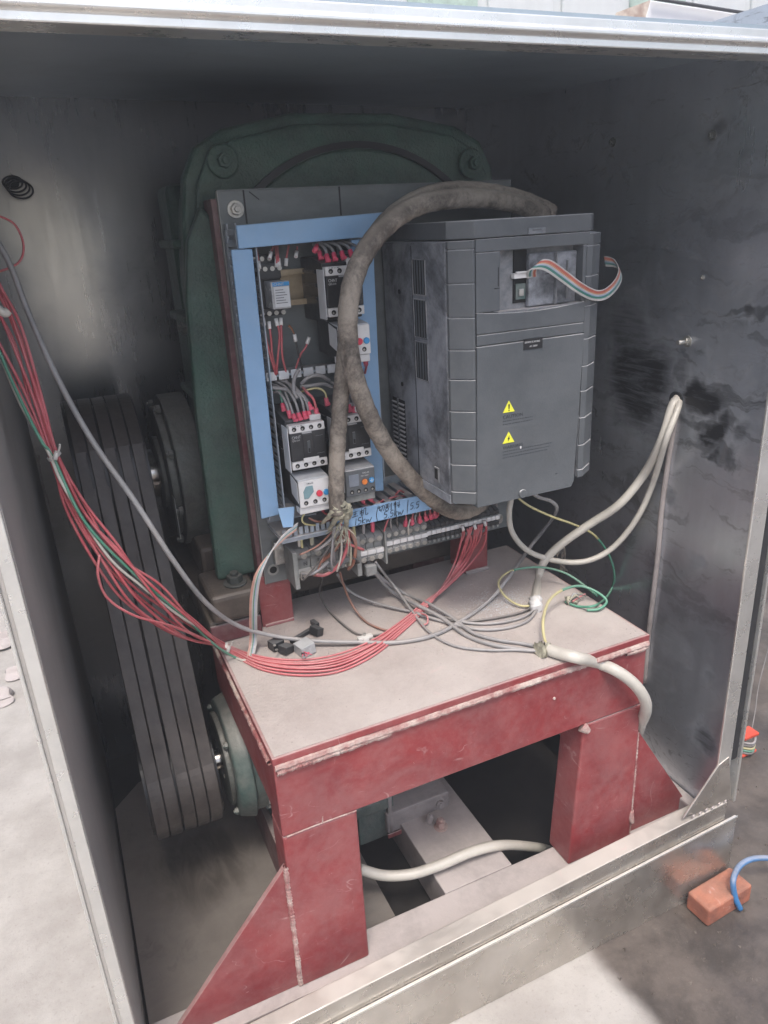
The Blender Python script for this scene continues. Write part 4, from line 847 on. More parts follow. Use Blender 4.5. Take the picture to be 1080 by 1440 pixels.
# ================================================================ wires
ORD = {3: ['first', 'middle', 'last at the right'], 4: ['leftmost', 'second from the left', 'third from the left', 'rightmost'], 6: ['first', 'second', 'third', 'fourth', 'fifth', 'sixth']}
cnt = {}
def uniq(label, n):
    cnt[label] = cnt.get(label, -1)+1; return ORD[n][cnt[label]]+' '+label
def wire(pth, r, m, label, group=None, name='wire', fer=None, wob=0.0, ends=None, n=8, cat='wire'):
    if fer or ends:
        t = thing(name, label, cat, pth[0], group); obj('insulation', G().tube(pth, r, n=n, wob=wob), m, t)
        for e in (fer or []):
            a, b = (Vector(pth[0]), Vector(pth[1])) if e == 0 else (Vector(pth[-1]), Vector(pth[-2])); d = (b-a).normalized()
            obj('ferrule', G().cyl(a-d*.002, a+d*.0085, .0033, .0030, n=10).box(a.x-.003, a.x+.003, a.y-.0035, a.y+.001, a.z-.001, a.z+.002), 'pink', t)
        for e in (ends or []):
            a, b = (Vector(pth[0]), Vector(pth[1])) if e == 0 else (Vector(pth[-1]), Vector(pth[-2])); d = (b-a).normalized()
            obj('marker_sleeve', G().cyl(a, a+d*.009, .0024, n=8), 'white', t)
        return t
    o = obj(name, G().tube(pth, r, n=n, wob=wob), m); return tag(o, label, cat, group)
# wires on the contactors
L = 'grey wire with a pink ferrule entering the middle left contactor'
for pth in ([(0.3224,0.2620,0.8028),(0.3202,0.2700,0.8207),(0.3189,0.2900,0.8374),(0.3090,0.3050,0.8435)], [(0.3290,0.2620,0.8036),(0.3257,0.2650,0.8254),(0.3215,0.2850,0.8406),(0.3123,0.3050,0.8477)], [(0.3358,0.2620,0.8044),(0.3333,0.2620,0.8276),(0.3277,0.2800,0.8433),(0.3171,0.3050,0.8480)], [(0.3424,0.2620,0.8043),(0.3372,0.2620,0.8288),(0.3276,0.2700,0.8378),(0.3252,0.3000,0.8495)]):
    wire(pth, .0017, 'wire_grey', uniq(L, 4), 'grey wires into the middle left contactor', fer=[0])
wire([(0.3128,0.2750,0.8153),(0.3130,0.2800,0.8290),(0.3133,0.2900,0.8381),(0.3078,0.3000,0.8372)], .0016, 'wire_green', 'green wire with a pink ferrule left of the grey wires over the middle contactor', fer=[0])
wire([(0.3444,0.2620,0.8150),(0.3400,0.2650,0.8279),(0.3332,0.2700,0.8370),(0.3331,0.2850,0.8436),(0.3433,0.3000,0.8582)], .0017, 'wire_grey', 'light grey wire with a pink ferrule standing upright over the middle left contactor', fer=[0])
wire([(0.3695,0.2700,0.8154),(0.3672,0.2680,0.8308),(0.3588,0.2700,0.8371),(0.3461,0.2720,0.8367),(0.3399,0.2800,0.8334)], .0013, 'wire_yellow', 'thin yellow wire arching over the middle row to a pink ferrule', fer=[0])
wire([(0.3970,0.2620,0.8035),(0.3976,0.2680,0.8192),(0.3944,0.2800,0.8315),(0.3846,0.3000,0.8380)], .0017, 'wire_grey', 'grey wire with pink ferrule behind the hanging cable', fer=[0])
for pth in ([(0.3390,0.2800,0.8616),(0.3308,0.2750,0.8527),(0.3269,0.2700,0.8397),(0.3298,0.2680,0.8288)], [(0.3416,0.2850,0.8424),(0.3522,0.2800,0.8509),(0.3666,0.2800,0.8509),(0.3821,0.2900,0.8409)], [(0.3403,0.2850,0.8390),(0.3559,0.2800,0.8395),(0.3721,0.2850,0.8384),(0.3862,0.2900,0.8310)], [(0.3026,0.2900,0.8423),(0.3176,0.2850,0.8393),(0.3286,0.2800,0.8341),(0.3395,0.2800,0.8289)]):
    wire(pth, .0024, 'wire_grey', uniq('thick grey lead curving under the grey duct fingers', 4), 'grey leads under the middle duct')
L = 'grey wire with a pink ferrule entering the top contactor'
for pth in ([(0.3825,0.2620,0.9891),(0.3838,0.2700,1.0011),(0.3844,0.2900,1.0075),(0.3787,0.3000,1.0078)], [(0.3918,0.2620,0.9901),(0.3922,0.2680,1.0006),(0.3899,0.2850,1.0071),(0.3845,0.3000,1.0099)], [(0.4029,0.2620,0.9910),(0.4016,0.2660,1.0016),(0.3992,0.2800,1.0074),(0.3938,0.3000,1.0094)], [(0.4141,0.2620,0.9919),(0.4127,0.2660,1.0017),(0.4103,0.2800,1.0067),(0.4051,0.3000,1.0096)]):
    wire(pth, .0019, 'wire_grey', uniq(L, 4), 'grey wires into the top contactor', fer=[0])
wire([(0.3756,0.2850,1.0015),(0.3806,0.2900,1.0069),(0.3901,0.3000,1.0104)], .0017, 'wire_red', 'short red wire with a pink ferrule left of the top contactor leads', fer=[0])
# lower ferrules of the overload relays
for a, lab in (([(0.4124,0.2620,0.8650),(0.4152,0.2680,0.8557),(0.4255,0.2850,0.8426)], 'left'), ([(0.4233,0.2620,0.8655),(0.4262,0.2680,0.8561),(0.4306,0.2850,0.8438)], 'right')):
    wire(a, .0016, 'wire_red', lab+' red wire with a pink ferrule under the upper overload relay', fer=[0])
for a, lab in (([(0.4053,0.2620,0.6797),(0.4104,0.2680,0.6705),(0.4297,0.2900,0.6552)], 'left'), ([(0.4159,0.2620,0.6797),(0.4243,0.2680,0.6698),(0.4442,0.2900,0.6565)], 'right')):
    wire(a, .0016, 'wire_red', lab+' red wire with a pink ferrule under the dark overload relay', fer=[0])
wire([(0.3477,0.2620,0.6813),(0.3510,0.2680,0.6705),(0.3693,0.2850,0.6525)], .0016, 'wire_red', 'red wire with a pink ferrule under the lower white overload relay', fer=[0])
wire([(0.3267,0.2620,0.6806),(0.3188,0.2620,0.6712),(0.3209,0.2620,0.6626),(0.3370,0.2700,0.6542),(0.3625,0.2850,0.6476)], .0014, 'wire_yellow', 'yellow wire looping below the lower white overload relay')
wire([(0.3294,0.2680,0.6669),(0.3395,0.2640,0.6609),(0.3576,0.2700,0.6559),(0.3755,0.2850,0.6511)], .0016, 'wire_brown', 'brown wire under the yellow loop by the hanging cable')
# wires of the small relay
L = 'red wire with a white marker sleeve below the small clear relay'
for pth in ([(0.3039,0.2920,0.9278),(0.3028,0.2850,0.9047),(0.3063,0.2850,0.8800),(0.3130,0.2950,0.8555)], [(0.3105,0.2920,0.9229),(0.3099,0.2880,0.9036),(0.3092,0.2880,0.8819),(0.3153,0.2960,0.8569)], [(0.3199,0.2920,0.9254),(0.3206,0.2860,0.9070),(0.3159,0.2860,0.8814),(0.3142,0.2950,0.8581)], [(0.3263,0.2920,0.9256),(0.3231,0.2860,0.9050),(0.3214,0.2860,0.8807),(0.3274,0.2960,0.8553)]):
    wire(pth, .0014, 'wire_red', uniq(L, 4), 'red wires below the small relay', ends=[0])
L = 'red wire with a white marker sleeve above the small clear relay'
for pth in ([(0.3061,0.2920,0.9848),(0.3065,0.2950,0.9953),(0.3102,0.3100,1.0070)], [(0.3197,0.2920,0.9952),(0.3231,0.2950,1.0022),(0.3319,0.3100,1.0097)], [(0.3274,0.2920,0.9850),(0.3286,0.2920,0.9963),(0.3337,0.3100,1.0096)], [(0.3311,0.2920,0.9863),(0.3306,0.2920,0.9978),(0.3364,0.3100,1.0095)]):
    wire(pth, .0014, 'wire_red', uniq(L, 4), 'red wires above the small relay', ends=[0])
wire([(0.3416,0.3000,0.9854),(0.3435,0.3000,0.9952),(0.3509,0.3100,1.0086)], .0013, 'wire_red', 'loose red wire with a white sleeve right of the relay wires', ends=[0])
wire([(0.3554,0.3000,0.9952),(0.3584,0.3050,0.9999),(0.3616,0.3100,1.0063)], .0011, 'wire_red', 'short loose red wire with a white sleeve hanging near the top duct', ends=[0])
wire([(0.3394,0.2850,0.9051),(0.3409,0.2850,0.8918),(0.3433,0.2880,0.8779),(0.3500,0.3000,0.8574)], .0013, 'wire_black', 'loose black wire with a white sleeve and bare copper end', ends=[0])
wire([(0.3585,0.2850,0.8996),(0.3527,0.2850,0.8879),(0.3451,0.2880,0.8777),(0.3403,0.3000,0.8567)], .0013, 'wire_red', 'loose red wire crossing the black one above the duct fingers', ends=[0])
tag(obj('bare_copper_strands', G().tube([(0.3326,0.2830,0.9164),(0.3362,0.2840,0.9125),(0.3394,0.2850,0.9051)], (.0018, .0008), n=6), mat('copper', (.55, .27, .16), .35, .9)), 'bare copper strands at the tip of the loose black wire', 'copper strands')
# tails into the terminals
L = 'pink ferruled wire dropping from the bottom duct into the terminals'
for i, (u, v) in enumerate(((570, 737), (579, 735), (590, 733), (599, 728), (605, 727), (611, 725))):
    p = (0.1002,1.0000,1.4151)
for pth in ([(0.4808,0.2880,0.6163),(0.4809,0.2850,0.6262),(0.4837,0.2900,0.6329)], [(0.4912,0.2880,0.6162),(0.4913,0.2850,0.6262),(0.4953,0.2900,0.6327)], [(0.5041,0.2880,0.6168),(0.5030,0.2850,0.6271),(0.5058,0.2900,0.6327)], [(0.5158,0.2900,0.6170),(0.5124,0.2850,0.6285),(0.5152,0.2900,0.6329)], [(0.5241,0.2900,0.6175),(0.5207,0.2850,0.6290),(0.5235,0.2900,0.6335)], [(0.5313,0.2900,0.6182),(0.5278,0.2850,0.6286),(0.5306,0.2900,0.6331)]):
    wire(pth, .0014, 'wire_red', uniq(L, 6), 'ferruled wires into the middle terminals', fer=[0])
wire([(0.3985,0.2840,0.6205),(0.3974,0.2820,0.6324),(0.3991,0.2850,0.6385)], .0028, 'wire_yellow', 'thick yellow sleeve entering the first wide terminal')
wire([(0.4126,0.2840,0.6195),(0.4126,0.2820,0.6312),(0.4143,0.2850,0.6374)], .0026, 'wire_grey', 'thick grey sleeve entering the second wide terminal')
wire([(0.4270,0.2840,0.6196),(0.4268,0.2820,0.6303),(0.4286,0.2850,0.6376)], .0030, 'pink', 'thick pink sleeve entering the third wide terminal')
wire([(0.4463,0.2880,0.6138),(0.4481,0.2800,0.6296),(0.4565,0.2850,0.6381)], .0013, 'wire_red', 'thin red wire slanting to the first of the six middle terminals')
wire([(0.4588,0.2880,0.6133),(0.4538,0.2800,0.6305),(0.4610,0.2850,0.6372)], .0013, 'wire_grey', 'thin grey wire slanting to the second of the six middle terminals')
wire([(0.3172,0.2840,0.6219),(0.3164,0.2800,0.6374),(0.3189,0.2850,0.6455)], .0022, 'wire_white', 'cream lead into the first power terminal')
wire([(0.3357,0.2840,0.6208),(0.3348,0.2800,0.6364),(0.3373,0.2850,0.6446)], .0034, 'jute', 'thick dusty yellowish lead into the second power terminal')
wire([(0.3210,0.2840,0.6189),(0.3202,0.2800,0.6344),(0.3249,0.2850,0.6442)], .0018, 'wire_yellow', 'thin yellow lead beside the cream one at the first power terminal')
L = 'red control wire lying in the bottom duct'
for pth in ([(0.4252,0.2850,0.6534),(0.4303,0.2700,0.6658),(0.4479,0.2850,0.6628)], [(0.4339,0.2900,0.6521),(0.4413,0.2750,0.6662),(0.4555,0.2900,0.6596)], [(0.4647,0.2850,0.6648),(0.4706,0.2800,0.6737),(0.4840,0.2900,0.6637)], [(0.4426,0.3000,0.6492),(0.4546,0.2750,0.6678),(0.4896,0.2900,0.6593)]):
    wire(pth, .0015, 'wire_red', uniq(L, 4), 'red wires inside the bottom duct')
# more leads and the tangle at the frayed end
EX = [([(0.3521,0.2620,0.8056),(0.3492,0.2620,0.8253),(0.3426,0.2650,0.8348),(0.3424,0.2800,0.8386)], 'wire_red', 'extra red lead rising beside the upright grey wire'),
      ([(0.3181,0.2680,0.8068),(0.3151,0.2700,0.8251),(0.3115,0.2850,0.8356),(0.3046,0.3000,0.8339)], 'wire_grey', 'lowest grey lead left of the middle contactor'),
      ([(0.4027,0.2620,0.8008),(0.4020,0.2620,0.8178),(0.3962,0.2700,0.8293),(0.3867,0.2850,0.8355)], 'wire_grey', 'grey lead just right of the hanging cable'),
      ([(0.4168,0.2620,0.7996),(0.4159,0.2620,0.8158),(0.4120,0.2750,0.8262),(0.3985,0.2900,0.8340)], 'wire_red', 'red lead right of the hanging cable over the right contactor'),
      ([(0.4261,0.2640,0.9911),(0.4239,0.2660,1.0011),(0.4216,0.2800,1.0061),(0.4146,0.3000,1.0098)], 'wire_grey', 'outermost grey lead over the top contactor'),
      ([(0.3785,0.2750,0.9924),(0.3793,0.2800,1.0013),(0.3813,0.3000,1.0060)], 'wire_red', 'short red lead at the left top corner of the top contactor')]
for pth, m_, lab in EX: wire(pth, .0017, m_, lab, fer=[0])
tg = thing('wire_tangle', 'tangle of dirty cores and strands over the power terminals under the frayed cable', 'wire tangle', (0.3650,0.2800,0.5992))
ends0 = [(0.3666,0.2500,0.6578),(0.3724,0.2500,0.6535),(0.3761,0.2500,0.6485),(0.3601,0.2550,0.6544)]
ends1 = [(0.3195,0.2850,0.6103),(0.3364,0.2850,0.6128),(0.3522,0.2850,0.6134),(0.3681,0.2850,0.6129),(0.3828,0.2850,0.6095),(0.3162,0.2840,0.5810),(0.3330,0.2840,0.5812),(0.3519,0.2840,0.5787),(0.3692,0.2840,0.5789),(0.3864,0.2840,0.5768),(0.3996,0.2850,0.6001),(0.3978,0.2850,0.5759)]
for k, e in enumerate(ends1):
    a = ends0[k % 4]; mid = ((a[0]+e[0])/2+random.uniform(-.010, .010), .262+random.uniform(-.006, .008), (a[2]+e[2])/2+random.uniform(-.010, .004))
    mid2 = (e[0]+random.uniform(-.006, .006), e[1]-.014, e[2]+random.uniform(-.004, .010))
    obj('core', G().tube([a, mid, mid2, e], random.uniform(.0011, .0021), n=7), ('wire_brown', 'wire_grey', 'wire_white', 'jute', 'wire_red', 'wire_black')[k % 6], tg)
for k in range(16):
    a = ends0[k % 4]; b = (a[0]+random.uniform(-.022, .016), a[1]+random.uniform(-.006, .02), a[2]-random.uniform(.012, .042))
    obj('fibre', G().tube([a, ((a[0]+b[0])/2+random.uniform(-.004, .004), (a[1]+b[1])/2-.003, (a[2]+b[2])/2), b], (.0011, .0004), n=4), 'jute', tg)
L = 'short wire from the bottom duct into the six middle terminals'
for k, (pth, m_) in enumerate((([(0.4692,0.2880,0.6155),(0.4648,0.2820,0.6286),(0.4703,0.2880,0.6364)], 'wire_black'), ([(0.4867,0.2900,0.5984),(0.4824,0.2820,0.6147),(0.4883,0.2860,0.6243)], 'wire_white'), ([(0.4982,0.2880,0.6158),(0.4945,0.2820,0.6277),(0.5025,0.2880,0.6340)], 'wire_grey'), ([(0.5373,0.2900,0.6181),(0.5332,0.2840,0.6278),(0.5378,0.2900,0.6328)], 'wire_red'))):
    wire(pth, .0012, m_, ('black', 'white', 'grey', 'red')[k]+' '+L)
L = 'thin red wire with a white sleeve running from the narrow terminals under the drive'
for k, pth in enumerate(([(0.5760,0.2880,0.5942),(0.5789,0.2870,0.5810),(0.5824,0.3000,0.5635)], [(0.5972,0.2880,0.5919),(0.6003,0.2870,0.5786),(0.6041,0.3000,0.5621)], [(0.6150,0.2880,0.5939),(0.6182,0.2870,0.5793),(0.6210,0.3000,0.5644)])):
    wire(pth, .0014, 'wire_red', ('left', 'middle', 'right')[k]+' short red wire with a white sleeve under the narrow terminals', ends=[0])
# red bundle
def offp(path, k, amp, fs):
    out = []
    for i, p in enumerate(path):
        a = fs[i]*amp; out.append((p[0]+math.cos(k*2.4)*a+random.uniform(-1, 1)*a*.45, p[1]+abs(math.sin(k*1.3))*a*.5, p[2]+math.sin(k*2.4)*a+random.uniform(-1, 1)*a*.45))
    return out
base = [(-0.0005,0.2500,1.0393),(0.0105,0.2500,0.9922),(0.0214,0.2400,0.9433),(0.0318,0.2200,0.8759),(0.0408,0.2000,0.8221),(0.0519,0.1900,0.7637),(0.0706,0.1800,0.7050),(0.0994,0.1900,0.6448),(0.1442,0.2200,0.5735)]
base2 = [(0.2014,0.3004,0.4870),(0.2341,0.2475,0.4810),(0.2773,0.2096,0.4810),(0.3271,0.1934,0.4810),(0.3847,0.2057,0.4810),(0.4388,0.2343,0.4810),(0.4966,0.2697,0.4830)]
ends_ = [[(0.5475,0.2967,0.5000),(0.5774,0.3150,0.5220),(0.5799,0.3000,0.5616),(0.5784,0.2880,0.5902)], [(0.5582,0.3047,0.5000),(0.5905,0.3150,0.5251),(0.5977,0.3000,0.5575),(0.5846,0.2880,0.5864)], [(0.5527,0.2993,0.5000),(0.5878,0.3150,0.5195),(0.5899,0.3000,0.5557),(0.5934,0.2880,0.5880)], [(0.5602,0.3035,0.5000),(0.5930,0.3150,0.5183),(0.6015,0.3000,0.5530),(0.5985,0.2880,0.5881)], [(0.5609,0.3002,0.5000),(0.5968,0.3150,0.5148),(0.6053,0.3000,0.5521),(0.6048,0.2880,0.5890)], [(0.5677,0.3078,0.5000),(0.6036,0.3150,0.5282),(0.6131,0.3000,0.5588),(0.6112,0.2880,0.5888)], [(0.5678,0.2990,0.5000),(0.6140,0.3150,0.5194),(0.6235,0.3000,0.5516),(0.6188,0.2880,0.5907)], [(0.5461,0.2919,0.5000),(0.5825,0.3150,0.5183),(0.5874,0.3000,0.5563),(0.5896,0.2880,0.5877)], [(0.5585,0.2959,0.5000),(0.6008,0.3150,0.5188),(0.6054,0.3000,0.5558),(0.6086,0.2880,0.5882)]]
L = 'thin red control wire of the tied bundle sweeping across the stand top'
for k in range(9):
    f1 = [1.9, 1.9, 1.9, 1.6, .55, 1.3, 2.1, 2.6, 1.8]; f2 = [.5, 1.2, 1.6, 1.8, 1.6, 1.1, .8]
    A_ = offp(base, k, .0066, f1); B_ = []
    for i, p in enumerate(base2):
        lat = ((k-4)/4)*f2[i]*.0088; B_.append((p[0]+lat*.35, p[1]+lat+random.uniform(-.0012, .0012), p[2]+(k % 3)*.0022*min(1, f2[i])))
    wire(A_+B_+ends_[k], .00165, 'wire_red', L, 'red wires of the tied bundle', n=7)
wire([(0.0643,0.1800,0.7108),(0.0584,0.1700,0.6909),(0.0634,0.1700,0.6620),(0.0872,0.1700,0.6340),(0.1245,0.1900,0.6004),(0.1632,0.2300,0.5504),(0.2026,0.2988,0.4840)], .0015, 'wire_red', 'single red wire sagging below and left of the red bundle')
wire([(0.0117,0.2400,0.9230),(0.0212,0.2200,0.8737),(0.0368,0.2000,0.8259),(0.0443,0.1900,0.7892),(0.0714,0.1800,0.7091),(0.1016,0.1900,0.6579),(0.1400,0.2100,0.5976),(0.1713,0.2500,0.5459),(0.1975,0.2978,0.4850),(0.2148,0.2684,0.4810),(0.2354,0.2629,0.4810)], .0016, 'wire_white', 'cream wire running along the red bundle')
wire([(0.0108,0.2400,0.9338),(0.0208,0.2200,0.8841),(0.0326,0.2000,0.8388),(0.0399,0.2000,0.8208),(0.0572,0.1800,0.7498),(0.0963,0.1850,0.6766),(0.1371,0.2100,0.6062),(0.1780,0.2500,0.5279),(0.2076,0.2788,0.4820),(0.2252,0.2625,0.4810)], .0016, 'wire_green', 'green wire running along the red bundle')
for uv, d, lab in (((0.0413,0.2000,0.8213), (.5, 0, -1), 'white cable tie round the red bundle near the left post'), ((0.2014,0.3004,0.4870), (1, -.3, -.25), 'white cable tie round the red bundle at the left edge of the stand')):
    t = thing('cable_tie', lab, 'cable tie', uv); dd = Vector(d).normalized(); c = Vector(uv)
    obj('band', G().ring(c-dd*.0018, c+dd*.0018, .0075, .0062, n=20), 'tie', t); obj('lock', G().cyl(c+Vector((0, -.009, -.002)), c+Vector((0.004, -.006, .006)), .0025, n=8), 'tie', t)
    obj('tail', G().tube([c+Vector((.002, -.007, .003)), c+Vector((.006, -.010, .008)), c+Vector((.008, -.012, .014))], .0011, n=5), 'tie', t)
wire([(0.0134,0.2000,0.9813),(0.0256,0.2000,0.9671),(0.0304,0.2000,0.9693)], .004, 'wire_white', 'short cream stub at the left picture edge beside the bundle')
wire([(0.0332,0.3000,1.0587),(0.0510,0.3000,1.0475),(0.0554,0.3000,1.0262),(0.0461,0.3000,1.0089),(0.0202,0.3000,1.0000)], .0012, 'wire_red', 'thin dark red wire loop against the back at the left')
# grey cable from upper left to the table and up to the drive
wire([(0.0166,0.2700,1.0649),(0.0371,0.2600,1.0172),(0.0464,0.2500,0.9613),(0.0601,0.2300,0.8964),(0.0812,0.2100,0.8283),(0.1110,0.1900,0.7589),(0.1408,0.1900,0.6795),(0.1731,0.2200,0.6033),(0.2169,0.2700,0.5331),(0.2649,0.2765,0.5000),(0.3135,0.2527,0.4900),(0.3667,0.2257,0.4860),(0.4206,0.2008,0.4830),(0.4727,0.1930,0.4830),(0.5284,0.2094,0.4830),(0.5958,0.2393,0.4860),(0.6460,0.2612,0.5050),(0.7443,0.3500,0.4941),(0.7653,0.3300,0.5390),(0.7603,0.3000,0.5783),(0.7485,0.3000,0.5944),(0.7233,0.3000,0.6069),(0.7025,0.3000,0.6242)], .0031, 'wire_grey', 'long grey cable sweeping from upper left across the stand up to the drive')
cl = thing('cable_clip', 'small white cable clip on the grey cable in the middle of the stand top', 'clip', (0.3850,0.2341,0.4795))
p = (0.3812,0.2254,0.4795); x, y, z = p
obj('clip_body', G().box(x-.011, x+.011, y-.0035, y+.004, z+.0085, z+.0125).box(x-.0105, x-.0065, y-.004, y+.004, z+.0005, z+.0088).box(x-.0045, x+.0045, y-.006, y-.0038, z+.0005, z+.012), 'tie', cl, bevel=.0008)
obj('nail', G().cyl((x, y+.002, z+.0125), (x, y+.002, z+.0155), .0022, n=10), 'screw', cl)
# white cables on the right
wire([(0.8665,0.1688,0.7707),(0.8520,0.1637,0.7603),(0.8350,0.1614,0.7141),(0.8436,0.2000,0.6497),(0.8169,0.2200,0.6000),(0.7857,0.2500,0.5627),(0.7495,0.2700,0.5300),(0.7230,0.2800,0.5007),(0.7090,0.2750,0.4742),(0.6455,0.1939,0.4900)], .0066, 'wire_white', 'thick cream cable from the wall hole down to the rear of the stand top', n=12)
wire([(0.8665,0.1644,0.7684),(0.8480,0.1499,0.7584),(0.8300,0.1484,0.7180),(0.8537,0.1900,0.6369),(0.8457,0.2100,0.5733),(0.8246,0.2350,0.5196),(0.7851,0.2500,0.4990),(0.7437,0.2700,0.5010),(0.7018,0.2900,0.5196),(0.6767,0.3000,0.5517),(0.6683,0.3000,0.5867),(0.6732,0.3000,0.6217)], .0046, 'wire_white', 'thinner cream cable looping from the wall hole up under the drive', n=12)
wire([(0.5830,0.0844,0.4860),(0.5911,0.0660,0.4870),(0.6063,0.0455,0.4860),(0.6544,0.0620,0.4537),(0.6721,0.0420,0.4460),(0.6975,0.0350,0.4212),(0.7180,0.0350,0.3908),(0.7330,0.0450,0.3575),(0.7548,0.0750,0.3045),(0.7828,0.1100,0.2363)], .0082, 'wire_white', 'thick cream cable bending over the front right corner of the stand', n=14)
wire([(0.3207,0.1600,0.1523),(0.3549,0.1500,0.1323),(0.3943,0.1350,0.1300),(0.4394,0.1300,0.1306),(0.4874,0.1280,0.1330),(0.5394,0.1300,0.1207),(0.5997,0.1400,0.0814),(0.6652,0.1600,0.0211),(0.7377,0.2000,-0.0812)], .0078, 'wire_white', 'thick cream cable lying across the base beams under the stand', n=14)
tag(obj('cable_sheath_end', G().tube([(0.5847,0.0774,0.4860),(0.5803,0.0839,0.4860),(0.5716,0.0830,0.4870)], (.0085, .0095), n=9, wob=.5), 'jute'), 'torn sheath end of the front cream cable', 'sheath end')
tag(obj('cable_sheath_end', G().tube([(0.6494,0.1994,0.4900),(0.6415,0.1898,0.4870),(0.6373,0.1785,0.4840)], (.0075, .0085), n=9, wob=.5), 'white'), 'torn white sheath end of the rear cream cable', 'sheath end')
L1 = 'grey core running from the torn front cable back to the terminals'
wire([(0.5865,0.0861,0.4840),(0.5685,0.1146,0.4820),(0.5441,0.1390,0.4820),(0.5241,0.1723,0.4820),(0.5182,0.2228,0.4840),(0.5060,0.2665,0.4880),(0.4948,0.3300,0.4802),(0.4554,0.3200,0.5198),(0.4255,0.3000,0.5595)], .0028, 'wire_grey', L1, 'grey cores from the front cable')
wire([(0.5818,0.0827,0.4840),(0.5561,0.1049,0.4820),(0.5297,0.1344,0.4820),(0.5125,0.1722,0.4820),(0.5030,0.2275,0.4860),(0.4858,0.2740,0.4900),(0.4741,0.3300,0.4882),(0.4379,0.3100,0.5393),(0.4246,0.3000,0.5632)], .0030, 'wire_grey', 'nearer grey core running from the torn front cable to the terminals', 'grey cores from the front cable')
wire([(0.5807,0.0813,0.4840),(0.5510,0.1058,0.4820),(0.5178,0.1245,0.4820),(0.4856,0.1552,0.4820),(0.4718,0.2022,0.4820),(0.4744,0.2636,0.4860),(0.4726,0.3200,0.5031),(0.4422,0.3000,0.5495),(0.4329,0.2950,0.5655)], .0020, 'wire_grey', 'thin grey core looping widest in front of the grey cores')
wire([(0.6402,0.1843,0.4840),(0.6094,0.1743,0.4820),(0.5694,0.1784,0.4820),(0.5340,0.1987,0.4820),(0.4992,0.2427,0.4820),(0.4612,0.2855,0.4840),(0.4309,0.3233,0.4880),(0.4036,0.3400,0.5061),(0.3781,0.3100,0.5521)], .0022, 'wire_grey', 'grey core from the rear cable to below the frayed end')
wire([(0.6407,0.1815,0.4840),(0.6068,0.1616,0.4820),(0.5651,0.1624,0.4820),(0.5302,0.1824,0.4820),(0.5013,0.2246,0.4820),(0.4771,0.2571,0.4860)], .0024, 'wire_grey', 'second grey core from the rear cable lying behind the others')
wire([(0.6422,0.1907,0.4840),(0.6121,0.1873,0.4820),(0.5671,0.1939,0.4820),(0.5282,0.2091,0.4820),(0.4908,0.2492,0.4860)], .0020, 'wire_black', 'black core from the rear cable')
wire([(0.3506,0.3000,0.5587),(0.3545,0.3300,0.5176),(0.3671,0.3350,0.4840),(0.3726,0.2818,0.4820),(0.3816,0.2491,0.4820),(0.4030,0.2346,0.4820),(0.4364,0.2337,0.4820)], .0016, 'wire_black', 'thin black wire dropping below the N terminal onto the stand')
wire([(0.3782,0.3000,0.5598),(0.3900,0.3200,0.5247),(0.4001,0.3196,0.4920),(0.4038,0.2831,0.4820),(0.4148,0.2484,0.4820),(0.4338,0.2284,0.4820)], .0018, 'wire_brown', 'thin brownish wire dropping below the frayed end onto the stand')
wire([(0.4817,0.2545,0.4860),(0.4837,0.2353,0.4900),(0.4797,0.2259,0.4840),(0.4694,0.2264,0.4820)], .0013, 'wire_red', 'small curled pink wire end on the red bundle')
# yellow green earth wires
def two_tone(pth, r, split, label):
    t = thing('earth_wire', label, 'wire', pth[0]); P = catmull(pth, 8); k = int(len(P)*split[0]); seq = [(0, k, split[1]), (k, len(P)-1, split[2])]
    for a, b, m_ in seq: obj('insulation', G().tube(P[a:b+1], r, n=8, raw=True), m_, t)
two_tone([(0.6908,0.3100,0.6091),(0.7072,0.3000,0.5943),(0.7419,0.2900,0.5732),(0.7817,0.2800,0.5530),(0.8138,0.2700,0.5317),(0.8417,0.2650,0.4935),(0.8585,0.2650,0.4496),(0.8561,0.2700,0.4153),(0.7238,0.1484,0.4840),(0.6997,0.1590,0.4820),(0.6913,0.1818,0.4820)], .0019, (.42, 'wire_yellow', 'wire_green'), 'yellow and green earth wire looping right of the stand')
two_tone([(0.5828,0.0748,0.4880),(0.5914,0.0981,0.4950),(0.6084,0.1236,0.5050),(0.6402,0.1541,0.5100),(0.6757,0.1714,0.5100),(0.7127,0.1769,0.5050),(0.7304,0.1607,0.4980),(0.7375,0.1445,0.4880),(0.7180,0.1367,0.4840),(0.7018,0.1453,0.4820)], .0021, (.45, 'wire_yellow', 'wire_green'), 'yellow and green earth wire curling up from the torn front cable')
two_tone([(0.6385,0.1928,0.4840),(0.6235,0.2041,0.4840),(0.6152,0.2299,0.4900),(0.6193,0.2543,0.5000),(0.6431,0.2688,0.5050),(0.6691,0.2621,0.5100),(0.6989,0.2472,0.5100),(0.7212,0.2222,0.5050),(0.7328,0.1931,0.4950),(0.7335,0.1607,0.4900)], .0018, (.5, 'wire_yellow', 'wire_green'), 'thin yellow and green earth wire making a low loop on the stand top')
